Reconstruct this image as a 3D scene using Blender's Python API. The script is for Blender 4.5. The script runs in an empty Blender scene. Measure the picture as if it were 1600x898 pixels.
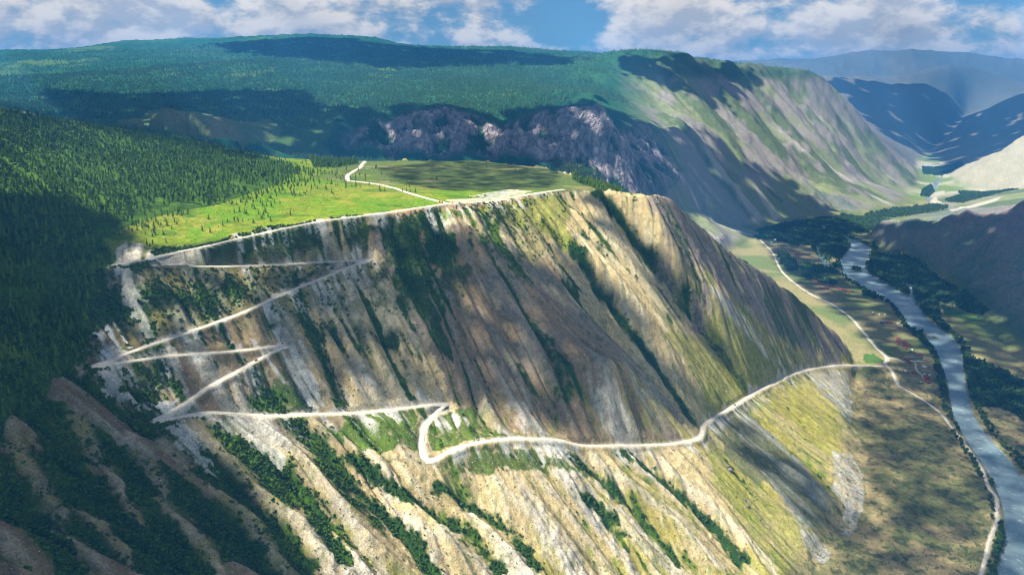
import bpy, bmesh, math, random
import numpy as np
R = math.radians
rng = np.random.default_rng(7)
random.seed(7)
sc = bpy.context.scene
COL = sc.collection

# ------------------------------------------------------------------ camera, sky, sun, exposure
PITCH = R(16.15)
cam_d = bpy.data.cameras.new('camera'); cam = bpy.data.objects.new('camera', cam_d); COL.objects.link(cam)
cam_d.sensor_width = 36.0; cam_d.lens = 24.0; cam_d.clip_start = 1.0; cam_d.clip_end = 80000.0
cam.location = (0, 0, 0); cam.rotation_euler = (math.pi / 2 - PITCH, 0, 0)
sc.camera = cam

SUN_EL, SUN_AZ = R(55.0), R(-95.0)          # azimuth from +Y towards +X: the sun stands to the left
SUN_DIR = np.array([math.sin(SUN_AZ) * math.cos(SUN_EL), math.cos(SUN_AZ) * math.cos(SUN_EL), math.sin(SUN_EL)])
sun_d = bpy.data.lights.new('sun', 'SUN'); sun_d.energy = 5.0; sun_d.angle = R(0.9); sun_d.color = (1.0, 0.93, 0.80)
sun = bpy.data.objects.new('sun', sun_d); COL.objects.link(sun)
from mathutils import Vector
sun.rotation_euler = Vector(SUN_DIR).to_track_quat('Z', 'Y').to_euler()
sun.location = (0, 0, 3000)

world = bpy.data.worlds.new('World'); sc.world = world; world.use_nodes = True
wn = world.node_tree; wn.nodes.clear()
def N(tree, typ, **kw):
    n = tree.nodes.new(typ)
    for k, v in kw.items():
        if k.startswith('i_'):
            n.inputs[k[2:].replace('_', ' ')].default_value = v
        else:
            setattr(n, k, v)
    return n
def mth(tree, op, a, b=None, c=None, clamp=False):
    n = tree.nodes.new('ShaderNodeMath'); n.operation = op; n.use_clamp = clamp
    for i, v in enumerate((a, b, c)):
        if v is None: continue
        if isinstance(v, (int, float)): n.inputs[i].default_value = v
        else: tree.links.new(v, n.inputs[i])
    return n.outputs[0]
def mrange(tree, v, a, b, c=0.0, d=1.0, smooth=True):
    n = tree.nodes.new('ShaderNodeMapRange'); n.clamp = True
    n.interpolation_type = 'SMOOTHSTEP' if smooth else 'LINEAR'
    tree.links.new(v, n.inputs[0])
    for i, x in zip((1, 2, 3, 4), (a, b, c, d)): n.inputs[i].default_value = x
    return n.outputs[0]
def mixc(tree, f, a, b, mode='MIX'):
    n = tree.nodes.new('ShaderNodeMix'); n.data_type = 'RGBA'; n.blend_type = mode
    for s, v in ((n.inputs[0], f), (n.inputs[6], a), (n.inputs[7], b)):
        if isinstance(v, (int, float)): s.default_value = v
        elif isinstance(v, tuple): s.default_value = v
        else: tree.links.new(v, s)
    return n.outputs[2]
def build_sky():
    t = wn; L = t.links.new
    out = N(t, 'ShaderNodeOutputWorld'); bg = N(t, 'ShaderNodeBackground'); L(bg.outputs[0], out.inputs[0])
    sky = N(t, 'ShaderNodeTexSky', sky_type='NISHITA', sun_disc=False)
    sky.sun_elevation = SUN_EL; sky.sun_rotation = SUN_AZ; sky.altitude = 1400; sky.air_density = 1.3; sky.dust_density = 0.6; sky.ozone_density = 2.0
    tc = N(t, 'ShaderNodeTexCoord')
    def cloud_noise(off, scl, detail):
        mp = N(t, 'ShaderNodeMapping'); L(tc.outputs['Generated'], mp.inputs[0])
        mp.inputs['Location'].default_value = off; mp.inputs['Scale'].default_value = scl
        n = N(t, 'ShaderNodeTexNoise'); n.inputs['Scale'].default_value = 1.0; n.inputs['Detail'].default_value = detail
        n.inputs['Roughness'].default_value = 0.6; n.inputs['Distortion'].default_value = 0.15
        L(mp.outputs[0], n.inputs['Vector']); return n.outputs[0]
    S = (7.0, 7.0, 13.0); O = np.array((3.1, 1.7, 0.4))
    n0 = cloud_noise(tuple(O), S, 9.0)
    n1 = cloud_noise(tuple(O + np.array((-0.06, 0.0, 0.16))), S, 5.0)
    big = cloud_noise((7.3, 2.2, 5.0), (2.2, 2.2, 4.0), 2.0)
    dens = mth(t, 'ADD', n0, mth(t, 'MULTIPLY', mth(t, 'SUBTRACT', big, 0.5), 0.55))
    sep = N(t, 'ShaderNodeSeparateXYZ'); L(tc.outputs['Generated'], sep.inputs[0])
    gap = mth(t, 'MULTIPLY', mrange(t, sep.outputs[2], 0.07, 0.5, 0, 1, False), 0.15)     # seen end-on low down, clouds close up; higher up the gaps open
    cov = mrange(t, mth(t, 'SUBTRACT', dens, gap), 0.335, 0.46)
    lit = mrange(t, mth(t, 'SUBTRACT', n0, n1), -0.07, 0.075)
    core = mrange(t, dens, 0.52, 0.72)
    shade = mth(t, 'MULTIPLY', core, 0.35)
    lum = mth(t, 'SUBTRACT', mth(t, 'ADD', mth(t, 'MULTIPLY', lit, 0.55), 0.45), shade, clamp=True)
    ccol = mixc(t, lum, (2.0, 3.3, 5.2, 1), (15.0, 13.6, 11.8, 1))
    skyc = mixc(t, 1.0, sky.outputs[0], (0.58, 0.90, 1.22, 1), 'MULTIPLY')
    c = mixc(t, cov, skyc, ccol)
    L(c, bg.inputs[0]); bg.inputs[1].default_value = 0.035
build_sky()

vs = sc.view_settings
vs.view_transform = 'Standard'; vs.look = 'None'; vs.gamma = 1.0; vs.use_curve_mapping = False
vs.exposure = 1.15
sc.render.engine = 'CYCLES'
cy = sc.cycles
cy.max_bounces = 4; cy.diffuse_bounces = 2; cy.glossy_bounces = 2; cy.transmission_bounces = 2; cy.volume_bounces = 0; cy.transparent_max_bounces = 6
cy.use_denoising = True; cy.filter_width = 1.05; cy.caustics_reflective = False; cy.caustics_refractive = False
# ------------------------------------------------------------------ measuring: a sight line of the survey turned into a place
SP, CP = math.sin(PITCH), math.cos(PITCH)
FPX = 1600 * 24.0 / 36.0
def ray(px, py):
    rx = (px - 800.0) / FPX; dy = (py - 449.0) / FPX
    return rx, CP - dy * SP, -(SP + dy * CP)
def P(px, py, z=None, t=None):
    rx, ry, rz = ray(px, py)
    if t is None: t = z / rz
    return (rx * t, ry * t, rz * t)

# ------------------------------------------------------------------ noise
def _hash(ix, iy, seed):
    h = (ix.astype(np.uint32) * np.uint32(374761393) + iy.astype(np.uint32) * np.uint32(668265263) + np.uint32(seed * 2246822519 & 0xffffffff))
    h = (h ^ (h >> np.uint32(13))) * np.uint32(1274126177)
    h = h ^ (h >> np.uint32(16))
    return (h & np.uint32(0xffff)).astype(np.float32) / 65535.0
def vnoise(x, y, seed=0):
    x = np.asarray(x, np.float32); y = np.asarray(y, np.float32)
    fx = np.floor(x); fy = np.floor(y); ix = fx.astype(np.int32); iy = fy.astype(np.int32)
    u = x - fx; v = y - fy; u = u * u * (3 - 2 * u); v = v * v * (3 - 2 * v)
    a = _hash(ix, iy, seed); b = _hash(ix + 1, iy, seed); c = _hash(ix, iy + 1, seed); d = _hash(ix + 1, iy + 1, seed)
    return (a + (b - a) * u) * (1 - v) + (c + (d - c) * u) * v          # 0..1
def fbm(x, y, s, octv=4, seed=0, gain=0.5):
    tot = 0; amp = 1.0; nrm = 0
    c, sn = 0.8, 0.6
    xx = np.asarray(x, np.float32) / s; yy = np.asarray(y, np.float32) / s
    for o in range(octv):
        tot = tot + amp * (vnoise(xx, yy, seed + o * 17) - 0.5); nrm += amp; amp *= gain
        xx, yy = (c * xx - sn * yy) * 2.03 + 5.3, (sn * xx + c * yy) * 2.03 - 2.1
    return tot / nrm * 2                                                 # about -1..1
def ridged(x, y, s, octv=4, seed=0):
    tot = 0; amp = 1.0; nrm = 0
    xx = np.asarray(x, np.float32) / s; yy = np.asarray(y, np.float32) / s
    for o in range(octv):
        tot = tot + amp * (1 - np.abs(vnoise(xx, yy, seed + o * 13) * 2 - 1)); nrm += amp; amp *= 0.5
        xx, yy = (0.8 * xx - 0.6 * yy) * 2.1 + 3.3, (0.6 * xx + 0.8 * yy) * 2.1 + 1.1
    return tot / nrm
def ss(a, b, x):
    t = np.clip((x - a) / (b - a), 0, 1); return t * t * (3 - 2 * t)
def lerp(a, b, t): return a + (b - a) * t

# ------------------------------------------------------------------ polyline helpers
def catmull(pts, step):
    p = np.array(pts, float); out = []
    q = np.vstack([2 * p[0] - p[1], p, 2 * p[-1] - p[-2]])
    for i in range(1, len(q) - 2):
        d = np.linalg.norm(q[i + 1, :2] - q[i, :2]); n = max(2, int(d / step))
        tt = np.linspace(0, 1, n, endpoint=False)[:, None]
        a, b, c, e = q[i - 1], q[i], q[i + 1], q[i + 2]
        out.append(0.5 * (2 * b + (c - a) * tt + (2 * a - 5 * b + 4 * c - e) * tt ** 2 + (3 * b - a - 3 * c + e) * tt ** 3))
    out.append(p[-1:]); return np.vstack(out)
def linear(pts, step):
    p = np.array(pts, float); out = []
    for i in range(len(p) - 1):
        d = np.linalg.norm(p[i + 1, :2] - p[i, :2]); n = max(2, int(d / step))
        tt = np.linspace(0, 1, n, endpoint=False)[:, None]
        out.append(p[i] + (p[i + 1] - p[i]) * tt)
    out.append(p[-1:]); return np.vstack(out)
def in_poly(x, y, poly):
    poly = np.asarray(poly)[:, :2]; inside = np.zeros(x.shape, bool)
    bx = (x > poly[:, 0].min()) & (x < poly[:, 0].max()) & (y > poly[:, 1].min()) & (y < poly[:, 1].max())
    if not bx.any(): return inside
    xs, ys = x[bx], y[bx]; r = np.zeros(xs.shape, bool); j = len(poly) - 1
    for i in range(len(poly)):
        xi, yi = poly[i]; xj, yj = poly[j]
        c = ((yi > ys) != (yj > ys)) & (xs < (xj - xi) * (ys - yi) / (yj - yi + 1e-9) + xi)
        r ^= c; j = i
    inside[bx] = r; return inside

def track(k):
    """a line on the ground: knots with a known height, the ones between on the straight run from one to the next"""
    inv = [None] * len(k); d = [0.0]
    for i, q in enumerate(k):
        if i: d.append(d[-1] + math.hypot(q[0] - k[i - 1][0], q[1] - k[i - 1][1]))
        if len(q) == 4: inv[i] = 1.0 / q[3]
        elif len(q) == 3: inv[i] = ray(q[0], q[1])[2] / q[2]
    idx = [i for i, v in enumerate(inv) if v is not None]
    full = np.interp(d, [d[i] for i in idx], [inv[i] for i in idx])
    return [P(q[0], q[1], t=1.0 / f) for q, f in zip(k, full)]

ZV = -700.0          # valley floor below the drone
F = lambda px, py: P(px, py, z=ZV)
# ------------------------------------------------------------------ roads (the zigzag track first)
ROADS = {
 'switchback_road': (2.9, track([(880,296,'t',1395),(830,303,'t',1330),(770,314,'t',1255),(700,318,-190),(600,333),(500,346),(400,367),(320,385),(250,400),
    (196,411,-224),(186,413,-226),(225,415),(300,416),(400,415),(500,410),(560,407),(576,407,-257),(545,417),(500,436),(440,461),(370,492),(300,517),(215,546),
    (165,566),(150,572,-302),(180,567),(260,557),(350,550),(420,543),(447,541,-325),(415,556),(380,575),(330,603),(285,634),
    (252,652),(243,658,-353),(275,652),(330,645),(400,650),(480,648),(560,645),(630,638),(680,631),(697,633,-425),(682,645),(664,665),(659,690),(664,714,-450),
    (676,720,-454),(700,706),(740,693),(800,686),(870,688),(910,696),(980,696),(1040,694),(1085,687,-550),(1097,678,-552),(1100,665,-555),(1118,651,-559),(1150,632,-570),(1190,608,-590),(1225,590,-609),(1265,577,-630),(1310,571,-656),(1350,571,-680),(1383,571,-697)])),
 'valley_road': (3.2, [F(1183,374), F(1205,392), F(1220,421), F(1240,441), F(1270,461), F(1300,475), F(1330,497), F(1350,520), F(1370,545), F(1386,560), F(1383,571), F(1392,583), F(1403,605)]),
 'riverside_track': (2.0, [F(1403,605), F(1440,625), F(1470,647), F(1490,672), F(1512,700), F(1535,735), F(1545,762), F(1557,780), F(1556,815), F(1545,850), F(1533,898), F(1528,920)]),
 'plateau_road': (3.0, [P(700,318,z=-190), P(672,311,z=-188), P(640,302,z=-187), P(616,294,z=-186), P(590,288,z=-186), P(560,284,z=-186), P(545,282,z=-186), P(543,275,z=-186), P(552,268,z=-186), P(562,262,z=-186), P(570,252,z=-187)]),
 'camp_track': (1.7, [F(1386,560), F(1400,562), F(1412,566), F(1425,565), F(1443,565)]),
 'camp_path': (1.2, [F(1430,568), F(1432,580), F(1440,588), F(1447,598)]),
}
# heights for the ground model: (x, y, z) lines along breaks of slope
foot = [F(1270,898), F(1310,840), F(1348,780), F(1345,720), F(1335,640), F(1335,575), F(1325,549)]
LINES = [
 [(-150,-400,ZV),(-150,100,ZV),(-120,300,ZV),(-30,450,ZV),(100,560,ZV),(250,650,ZV),(380,760,ZV)] + foot + [(905,1880,ZV),(860,2050,ZV),(850,2250,ZV),(890,2500,ZV),(1000,2900,ZV),(1130,3200,ZV)],
 # far foot of the opposite side, right of the river
 [(900,-400,ZV),(1000,600,ZV),(1180,1200,ZV),F(1600,575),F(1480,440),(1690,2850,ZV),(1700,3080,ZV),(1750,3340,ZV)],
 [(1750,3340,ZV),P(1385,352,t=3300),P(1410,345,t=3130),P(1480,343,t=2860),P(1560,328,t=2700),P(1600,312,t=2600),(2500,2250,-170),(3400,1500,50),(4500,-400,100)],
 [(1750,3340,ZV),(2150,3480,-690),(2700,3300,-560),(3400,2900,-300)],
 # foot of the far massif along the valley
 [F(1165,360),F(1230,345),F(1300,340),F(1380,334),F(1430,318),F(1440,290),F(1432,266),F(1440,250),F(1450,240)],
 [F(1600,312),F(1560,305),F(1490,291),F(1480,276),F(1470,262),F(1460,245)],
 [F(1490,291),P(1550,246,t=5350),P(1600,212,t=5200),(4600,5000,-50),(6000,4200,250),(8000,3000,300)],
 [F(1455,243),P(1485,210,t=8000),P(1520,180,t=8200),P(1600,143,t=8000),(7500,8000,250),(10000,7000,400)],
 # massif three
 [P(1286,115,t=9000),P(1340,122,t=9000),P(1400,129,t=9000),P(1450,135,t=9000),P(1500,160,t=9300),P(1513,177,t=9600)],
 [F(1450,241),P(1470,225,t=8400),P(1495,190,t=9100),P(1513,177,t=9600),(6700,10400,-450)],
 [P(1340,180,t=7900),P(1400,205,t=7900),P(1440,240,t=7300)],
 [P(1400,118,t=10100),P(1440,104,t=10100),P(1480,97,t=10100),P(1550,110,t=10100),P(1600,128,t=10100),P(1750,135,t=10100)],
 [P(1150,108,t=12000),P(1240,101,t=12000),P(1285,94,t=12000),P(1320,87,t=12000),P(1360,79,t=12000),P(1395,80,t=12000),P(1430,75,t=12000),P(1470,80,t=12000),P(1510,79,t=12000),P(1540,86,t=12000),P(1600,95,t=12000),P(1800,100,t=12000)],
 [P(1240,125,t=11000),P(1400,120,t=11000),P(1600,140,t=11000),P(1800,140,t=11000)],
 # left skyline
 [P(-300,92,t=7200),P(0,87,t=7200),P(60,84,t=7200),P(140,69,t=7200),P(195,60,t=7200),P(245,63,t=7200),P(300,59,t=7200),P(350,61,t=7200),P(440,57,t=7200),P(540,53,t=7200),P(590,55,t=7200),P(620,63,t=7100),P(700,72,t=7000),P(800,71,t=6900),P(850,78,t=6800),P(930,84,t=6600)],
 [P(-300,105,t=9500),P(200,95,t=9500),P(600,95,t=9500),P(1000,110,t=9500)],
 [P(-200,120,t=4600),P(0,122,t=4500),P(200,112,t=4500),P(400,100,t=4600),P(600,113,t=4500),P(800,118,t=4500),P(930,108,t=4300)],
 [P(-200,165,t=3500),P(0,165,t=3500),P(200,160,t=3500),P(400,155,t=3500),P(600,145,t=3500),P(800,150,t=3500),P(920,137,t=3600)],
 # second spur: skyline and right end
 [P(930,86,t=4700),P(985,77,t=4600),P(1020,80,t=4600),P(1050,78,t=4600),P(1100,92,t=4800),P(1200,102,t=5100),P(1280,110,t=5400),P(1300,130,t=5500),P(1330,165,t=5500),P(1370,220,t=5450),P(1400,260,t=5450),F(1437,290)],
 [P(1050,98,t=5600),P(1200,112,t=6000),P(1300,140,t=6600)],
 [P(1000,200,t=3400),P(1100,200,t=4000),P(1200,200,t=4500),P(1290,200,t=4900)],
 [P(1020,285,t=3080),P(1100,280,t=3650),P(1200,280,t=4000),P(1320,280,t=4450),P(1400,290,t=4950)],
 [P(1040,330,t=3080),P(1100,340,t=3420),P(1165,357,t=3540)],
 # canyon cliffs: brow and base
 [P(430,206,t=2850),P(500,196,t=2950),P(560,180,t=3000),P(620,170,t=3030),P(690,165,t=3050),P(740,175,t=3090),P(800,189,t=3120),P(850,172,t=3050),P(900,168,t=3030),P(930,154,t=3050),P(946,182,t=2980),P(975,225,t=2950),P(1000,285,t=2930)],
 [P(430,240,t=2700),P(520,246,t=2790),P(620,245,t=2870),P(700,246,t=2890),P(780,250,t=2940),P(850,256,t=2890),P(920,270,t=2840),P(980,310,t=2830)],
 # canyon bottom behind the plateau
 [(1130,3200,ZV),(900,2850,-690),(600,2520,-640),(250,2330,-570),(-150,2420,-480),(-600,2500,-370),(-1200,2600,-260),(-2000,2800,-150)],
 # knoll left of the cliffs
 [P(150,195,t=2450),P(190,185,t=2500),P(260,167,t=2620),P(330,176,t=2650),P(430,206,t=2850)],
 [P(200,200,t=2350),P(320,215,t=2400),P(420,225,t=2600)],
 # near plateau: far rim
 [P(-400,140,t=1150),P(-150,152,t=1200),P(0,166,t=1300),P(100,186,t=1400),P(200,203,t=1500),P(300,220,t=1600),P(400,240,t=1680),P(440,247,t=1720),P(520,251,t=1850),P(600,251,t=1920),P(750,251,t=1900),P(850,262,t=1780),P(930,284,t=1560),P(962,298,t=1440)],
 [P(-150,185,t=1400),P(100,215,t=1570),P(300,245,t=1760),P(440,270,t=1880),P(600,275,t=2060),P(750,275,t=2030),P(850,285,t=1900),P(930,310,t=1680),P(985,330,t=1530)],
 # near rim and the end spur's crest
 [P(640,331,t=1165),P(700,329,t=1175),P(760,323,t=1215),P(820,305,t=1310),P(870,297,t=1395),P(930,294,t=1400),P(1000,301,t=1380),P(1030,306,t=1400),P(1060,321,t=1440),P(1090,348,t=1480),P(1140,390,t=1540),P(1200,430,t=1620),P(1250,470,t=1690),P(1300,515,t=1780),P(1328,547,t=1900)],
 # left foreground flank
 [P(-250,420,t=820),P(0,420,t=870),P(100,425,t=890),P(186,413,z=-226)],
 [P(-250,570,t=610),P(0,570,t=690),P(80,571,t=735),P(150,572,z=-302)],
 [P(-300,760,t=500),P(0,760,t=592),P(140,710,t=680),P(243,658,z=-353)],
 [P(-400,1100,t=380),P(0,1000,t=490),P(250,898,t=598),P(450,898,t=668),P(650,898,t=745),P(900,898,t=848),P(1100,898,t=935)],
 [P(740,560,t=1010),P(860,560,t=1060),P(980,560,t=1085)],
 [(-12000,-3000,300),(-12000,26000,700)], [(-12000,26000,700),(16000,26000,900)], [(16000,26000,900),(16000,-3000,500)],
 [(-2600,-3000,200),(-2500,0,180),(-2200,800,150),(-1800,1400,60)],
 [(-900,-3000,-200),(-800,-200,-180),(-750,300,-190)],
]
def solve(x0, x1, y0, y1, h, lines, levels, bnd=None, iters=(400, 160)):
    """membrane surface through the break lines, coarse to fine"""
    z = None
    for lv in range(levels, -1, -1):
        hh = h * 2 ** lv; nx = int((x1 - x0) / hh) + 1; ny = int((y1 - y0) / hh) + 1
        fix = np.zeros((ny, nx)); cnt = np.zeros((ny, nx))
        for l in lines:
            s = linear(l, hh * 0.6)
            i = np.round((s[:, 0] - x0) / hh).astype(int); j = np.round((s[:, 1] - y0) / hh).astype(int)
            ok = (i >= 0) & (i < nx) & (j >= 0) & (j < ny)
            np.add.at(fix, (j[ok], i[ok]), s[ok, 2]); np.add.at(cnt, (j[ok], i[ok]), 1)
        m = cnt > 0; fix[m] /= cnt[m]
        if bnd is not None:
            gx, gy = np.meshgrid(x0 + np.arange(nx) * hh, y0 + np.arange(ny) * hh)
            e = np.zeros_like(m); e[0] = e[-1] = True; e[:, 0] = e[:, -1] = True; e &= ~m
            fix[e] = bnd(gx[e], gy[e]); m |= e
        if z is None: z = np.full((ny, nx), fix[m].mean())
        else:
            gx, gy = np.meshgrid(np.minimum(np.arange(nx) / 2, z.shape[1] - 1.001), np.minimum(np.arange(ny) / 2, z.shape[0] - 1.001))
            a = gx.astype(int); b = gy.astype(int); u = gx - a; v = gy - b
            a1 = np.minimum(a + 1, z.shape[1] - 1); b1 = np.minimum(b + 1, z.shape[0] - 1)
            z = (z[b, a] * (1 - u) + z[b, a1] * u) * (1 - v) + (z[b1, a] * (1 - u) + z[b1, a1] * u) * v
        z[m] = fix[m]
        for k in range(iters[0] if lv == levels else iters[1]):
            p = np.pad(z, 1, mode='edge')
            q = 0.25 * (p[:-2, 1:-1] + p[2:, 1:-1] + p[1:-1, :-2] + p[1:-1, 2:])
            z = np.where(m, fix, q)
    return z
def blur(a, n):
    for _ in range(n):
        p = np.pad(a, ((1, 1), (0, 0)), mode='edge'); a = 0.25 * p[:-2] + 0.5 * p[1:-1] + 0.25 * p[2:]
        p = np.pad(a, ((0, 0), (1, 1)), mode='edge'); a = 0.25 * p[:, :-2] + 0.5 * p[:, 1:-1] + 0.25 * p[:, 2:]
    return a
class Grid:
    def __init__(s, x0, y0, h, z): s.x0, s.y0, s.h, s.z = x0, y0, h, np.ascontiguousarray(z, np.float32)
    def inside(s, x, y, m=2):
        return (x > s.x0 + m * s.h) & (y > s.y0 + m * s.h) & (x < s.x0 + (s.z.shape[1] - 1 - m) * s.h) & (y < s.y0 + (s.z.shape[0] - 1 - m) * s.h)
    def __call__(s, x, y):                      # quadratic B-spline: smooth, no facets
        ny, nx = s.z.shape
        gx = np.clip((np.asarray(x) - s.x0) / s.h, 1, nx - 2.001); gy = np.clip((np.asarray(y) - s.y0) / s.h, 1, ny - 2.001)
        i = np.round(gx).astype(np.int32); j = np.round(gy).astype(np.int32)
        i = np.clip(i, 1, nx - 2); j = np.clip(j, 1, ny - 2)
        u = (gx - i).astype(np.float32); v = (gy - j).astype(np.float32)
        wx = (0.5 * (0.5 - u) ** 2, 0.75 - u * u, 0.5 * (0.5 + u) ** 2); wy = (0.5 * (0.5 - v) ** 2, 0.75 - v * v, 0.5 * (0.5 + v) ** 2)
        r = 0
        for b in range(3):
            row = 0
            for a in range(3): row = row + wx[a] * s.z[j + b - 1, i + a - 1]
            r = r + wy[b] * row
        return r
    def bil(s, x, y):
        ny, nx = s.z.shape
        gx = np.clip((x - s.x0) / s.h, 0, nx - 1.001); gy = np.clip((y - s.y0) / s.h, 0, ny - 1.001)
        i = gx.astype(np.int32); j = gy.astype(np.int32); u = (gx - i).astype(np.float32); v = (gy - j).astype(np.float32)
        return (s.z[j, i] * (1 - u) + s.z[j, i + 1] * u) * (1 - v) + (s.z[j + 1, i] * (1 - u) + s.z[j + 1, i + 1] * u) * v

def wander(l):
    d = np.gradient(l[:, :2], axis=0); d /= np.linalg.norm(d, axis=1)[:, None] + 1e-9; s = np.r_[0, np.cumsum(np.linalg.norm(np.diff(l[:, :2], axis=0), axis=1))]
    a = 1.5 * fbm(s, s * 0, 38, 2, 77) * np.sin(np.pi * np.clip(np.minimum(s, s[-1] - s) / 20, 0, .5)); m = l.copy(); m[:, 0] -= d[:, 1] * a; m[:, 1] += d[:, 0] * a; return m
RD = {k: (w, wander(catmull(p, 3.0))) for k, (w, p) in ROADS.items()}
ROADLINES = [RD['switchback_road'][1], RD['plateau_road'][1]]
FX0, FX1, FY0, FY1 = -12000, 16000, -3000, 26000
zf = solve(FX0, FX1, FY0, FY1, 60.0, LINES + ROADLINES, 4)
GF = Grid(FX0, FY0, 60.0, blur(zf, 1))
NX0, NX1, NY0, NY1 = -1900, 2300, 60, 3800
zn = solve(NX0, NX1, NY0, NY1, 8.0, LINES + ROADLINES, 4, bnd=GF)
GN = Grid(NX0, NY0, 8.0, blur(zn, 2))
GS = Grid(NX0, NY0, 8.0, blur(zn, 12))         # smooth version: gives the fall lines
def base(x, y):
    x = np.asarray(x, np.float32); y = np.asarray(y, np.float32)
    zfar = GF(x, y); ed = np.minimum(np.minimum(x - NX0, NX1 - x), np.minimum(y - NY0, NY1 - y))
    w = ss(20, 200, ed); znr = GN(x, y)
    return zfar * (1 - w) + znr * w
def hit(px, py, tmin=200.0, tmax=24000.0):
    """where a sight line meets the ground"""
    rx, ry, rz = ray(px, py); t = tmin * np.exp(np.linspace(0, math.log(tmax / tmin), 2600))
    d = base(rx * t, ry * t) - rz * t
    k = np.argmax(d > 0)
    if d[k] <= 0: k = len(t) - 1
    if k > 0:
        a = d[k - 1] / (d[k - 1] - d[k] + 1e-9); tt = t[k - 1] + (t[k] - t[k - 1]) * a
    else: tt = t[0]
    return (rx * tt, ry * tt, float(base(np.array([rx * tt]), np.array([ry * tt]))[0]))
def hits(pts): return np.array([hit(*p) for p in pts])

# the ribs and ravines one can name, followed on the ground and pulled out of or pushed into it
RIBS = [[(207,678),(240,732),(260,785),(320,838),(345,905)], [(253,688),(310,728),(384,788),(413,832),(467,905)], [(397,752),(430,778),(467,798),(514,888)], [(407,671),(467,708),(520,765),(563,832),(605,890)],
 [(561,688),(601,725),(661,785),(721,825)], [(644,811),(691,831),(747,858),(775,905)], [(735,790),(797,851),(835,905)], [(867,715),(911,745),(964,798),(1007,851),(1040,905)], [(927,711),(1001,758),(1067,811),(1130,880)], [(1020,705),(1090,760),(1160,830),(1210,890)],
 [(117,641),(150,701),(187,751),(220,815),(250,850)], [(70,805),(113,838),(153,881),(170,910)], [(127,791),(167,815),(210,861),(235,900)], [(0,640),(30,700),(70,760),(90,800)], [(10,840),(50,880),(70,920)],
 [(300,650),(340,690),(390,735)], [(770,745),(840,800),(880,850),(910,905)]]
GULLIES = [[(50,641),(100,731),(160,785),(227,865),(260,905)], [(180,708),(213,758),(260,845),(317,905)], [(287,778),(333,815),(400,865),(430,905)], [(317,741),(383,785),(433,831),(483,891)], [(427,741),(483,785),(510,838),(540,880)], [(534,738),(584,788),(627,831),(661,878),(680,905)],
 [(554,711),(607,765),(674,808),(741,838),(781,905)], [(917,778),(944,815),(974,845)], [(0,745),(60,830),(100,880),(115,910)], [(890,712),(950,765),(1005,815),(1060,880)], [(975,708),(1045,765),(1110,820),(1165,885)], [(690,760),(740,790),(790,830),(835,880)], [(95,700),(140,760),(185,810),(235,880)]]
BIGRIBS = [[(842,325),(900,375),(960,425),(1010,490),(1065,560),(1130,622)], [(1000,308),(1055,385),(1110,450),(1170,520),(1225,575)]]
BIGGULLY = [[(850,352),(895,405),(950,478),(1010,560),(1060,625),(1085,660)], [(930,300),(975,355),(1035,440),(1095,515),(1160,600)]]
def pulled(lines, k):
    out = []
    for l in lines:
        d = np.r_[0, np.cumsum(np.hypot(*np.diff(np.array(l, float), axis=0).T))]; u = np.linspace(0, d[-1], 14)
        q = np.column_stack([np.interp(u, d, [a[i] for a in l]) for i in (0, 1)]); r = []
        for i, (a, b) in enumerate(q):
            h_ = np.array(hit(a, b)); f = math.sin(math.pi * min(1.0, (i + .3) / 4) / 2) * (1 if b > 880 else math.sin(math.pi * min(1.0, (len(q) - i - .7) / 4) / 2))
            r.append(tuple(h_ * (1 + k * f)))
        out.append(r)
    return out
L_RIB = pulled(RIBS, -.013); L_GUL = pulled(GULLIES, .015); L_BR = pulled(BIGRIBS, -.020); L_BG = pulled(BIGGULLY, .026)
zn = solve(NX0, NX1, NY0, NY1, 8.0, LINES + ROADLINES + L_RIB + L_GUL + L_BR + L_BG, 4, bnd=GF)
GN = Grid(NX0, NY0, 8.0, blur(zn, 1))
GS = Grid(NX0, NY0, 8.0, blur(zn, 8))
L_RIB = [linear(l, 4.0) for l in L_RIB]; L_GUL = [linear(l, 4.0) for l in L_GUL]; L_BG = [linear(l, 4.0) for l in L_BG]
# ------------------------------------------------------------------ fall-line streaks: noise drawn out along the way water runs
def lic(x0, x1, y0, y1, h, specs, step, G, seed0):
    nx = int((x1 - x0) / h) + 1; ny = int((y1 - y0) / h) + 1
    gx, gy = np.meshgrid(x0 + np.arange(nx) * h, y0 + np.arange(ny) * h)
    gx = gx.astype(np.float32); gy = gy.astype(np.float32)
    dzy, dzx = np.gradient(G.z, G.h); mag = np.sqrt(dzx ** 2 + dzy ** 2) + 1e-4
    DX = Grid(G.x0, G.y0, G.h, dzx / mag); DY = Grid(G.x0, G.y0, G.h, dzy / mag)
    acc = [np.zeros_like(gx) for _ in specs]; wsum = [0.0 for _ in specs]
    kmax = max(s[1] for s in specs)
    for sgn in (-1, 1):
        px, py = gx.copy(), gy.copy()
        for k in range(kmax + 1):
            if k:
                dx = DX.bil(px, py); dy = DY.bil(px, py)
                px = px + sgn * step * dx; py = py + sgn * step * dy
            elif sgn == 1: continue
            for n, (cell, K, seed) in enumerate(specs):
                if k <= K:
                    w = 1 - (k / (K + 1)) ** 2
                    acc[n] += w * (vnoise(px / cell, py / cell, seed) + 0.5 * vnoise(px * 2.1 / cell, py * 2.1 / cell, seed + 3) - 0.75)
    out = []
    for a in acc: out.append(Grid(x0, y0, h, (a - a.mean()) / a.std()))
    return out
AX0, AX1, AY0, AY1 = -900, 1180, 300, 1980
LA = lic(AX0, AX1, AY0, AY1, 3.6, [(50, 34, 1), (25, 24, 2), (12, 14, 3)], 7.0, GS, 0)
LA += lic(AX0, AX1, AY0, AY1, 2.4, [(4.6, 9, 4)], 5.0, GS, 0)
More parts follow.
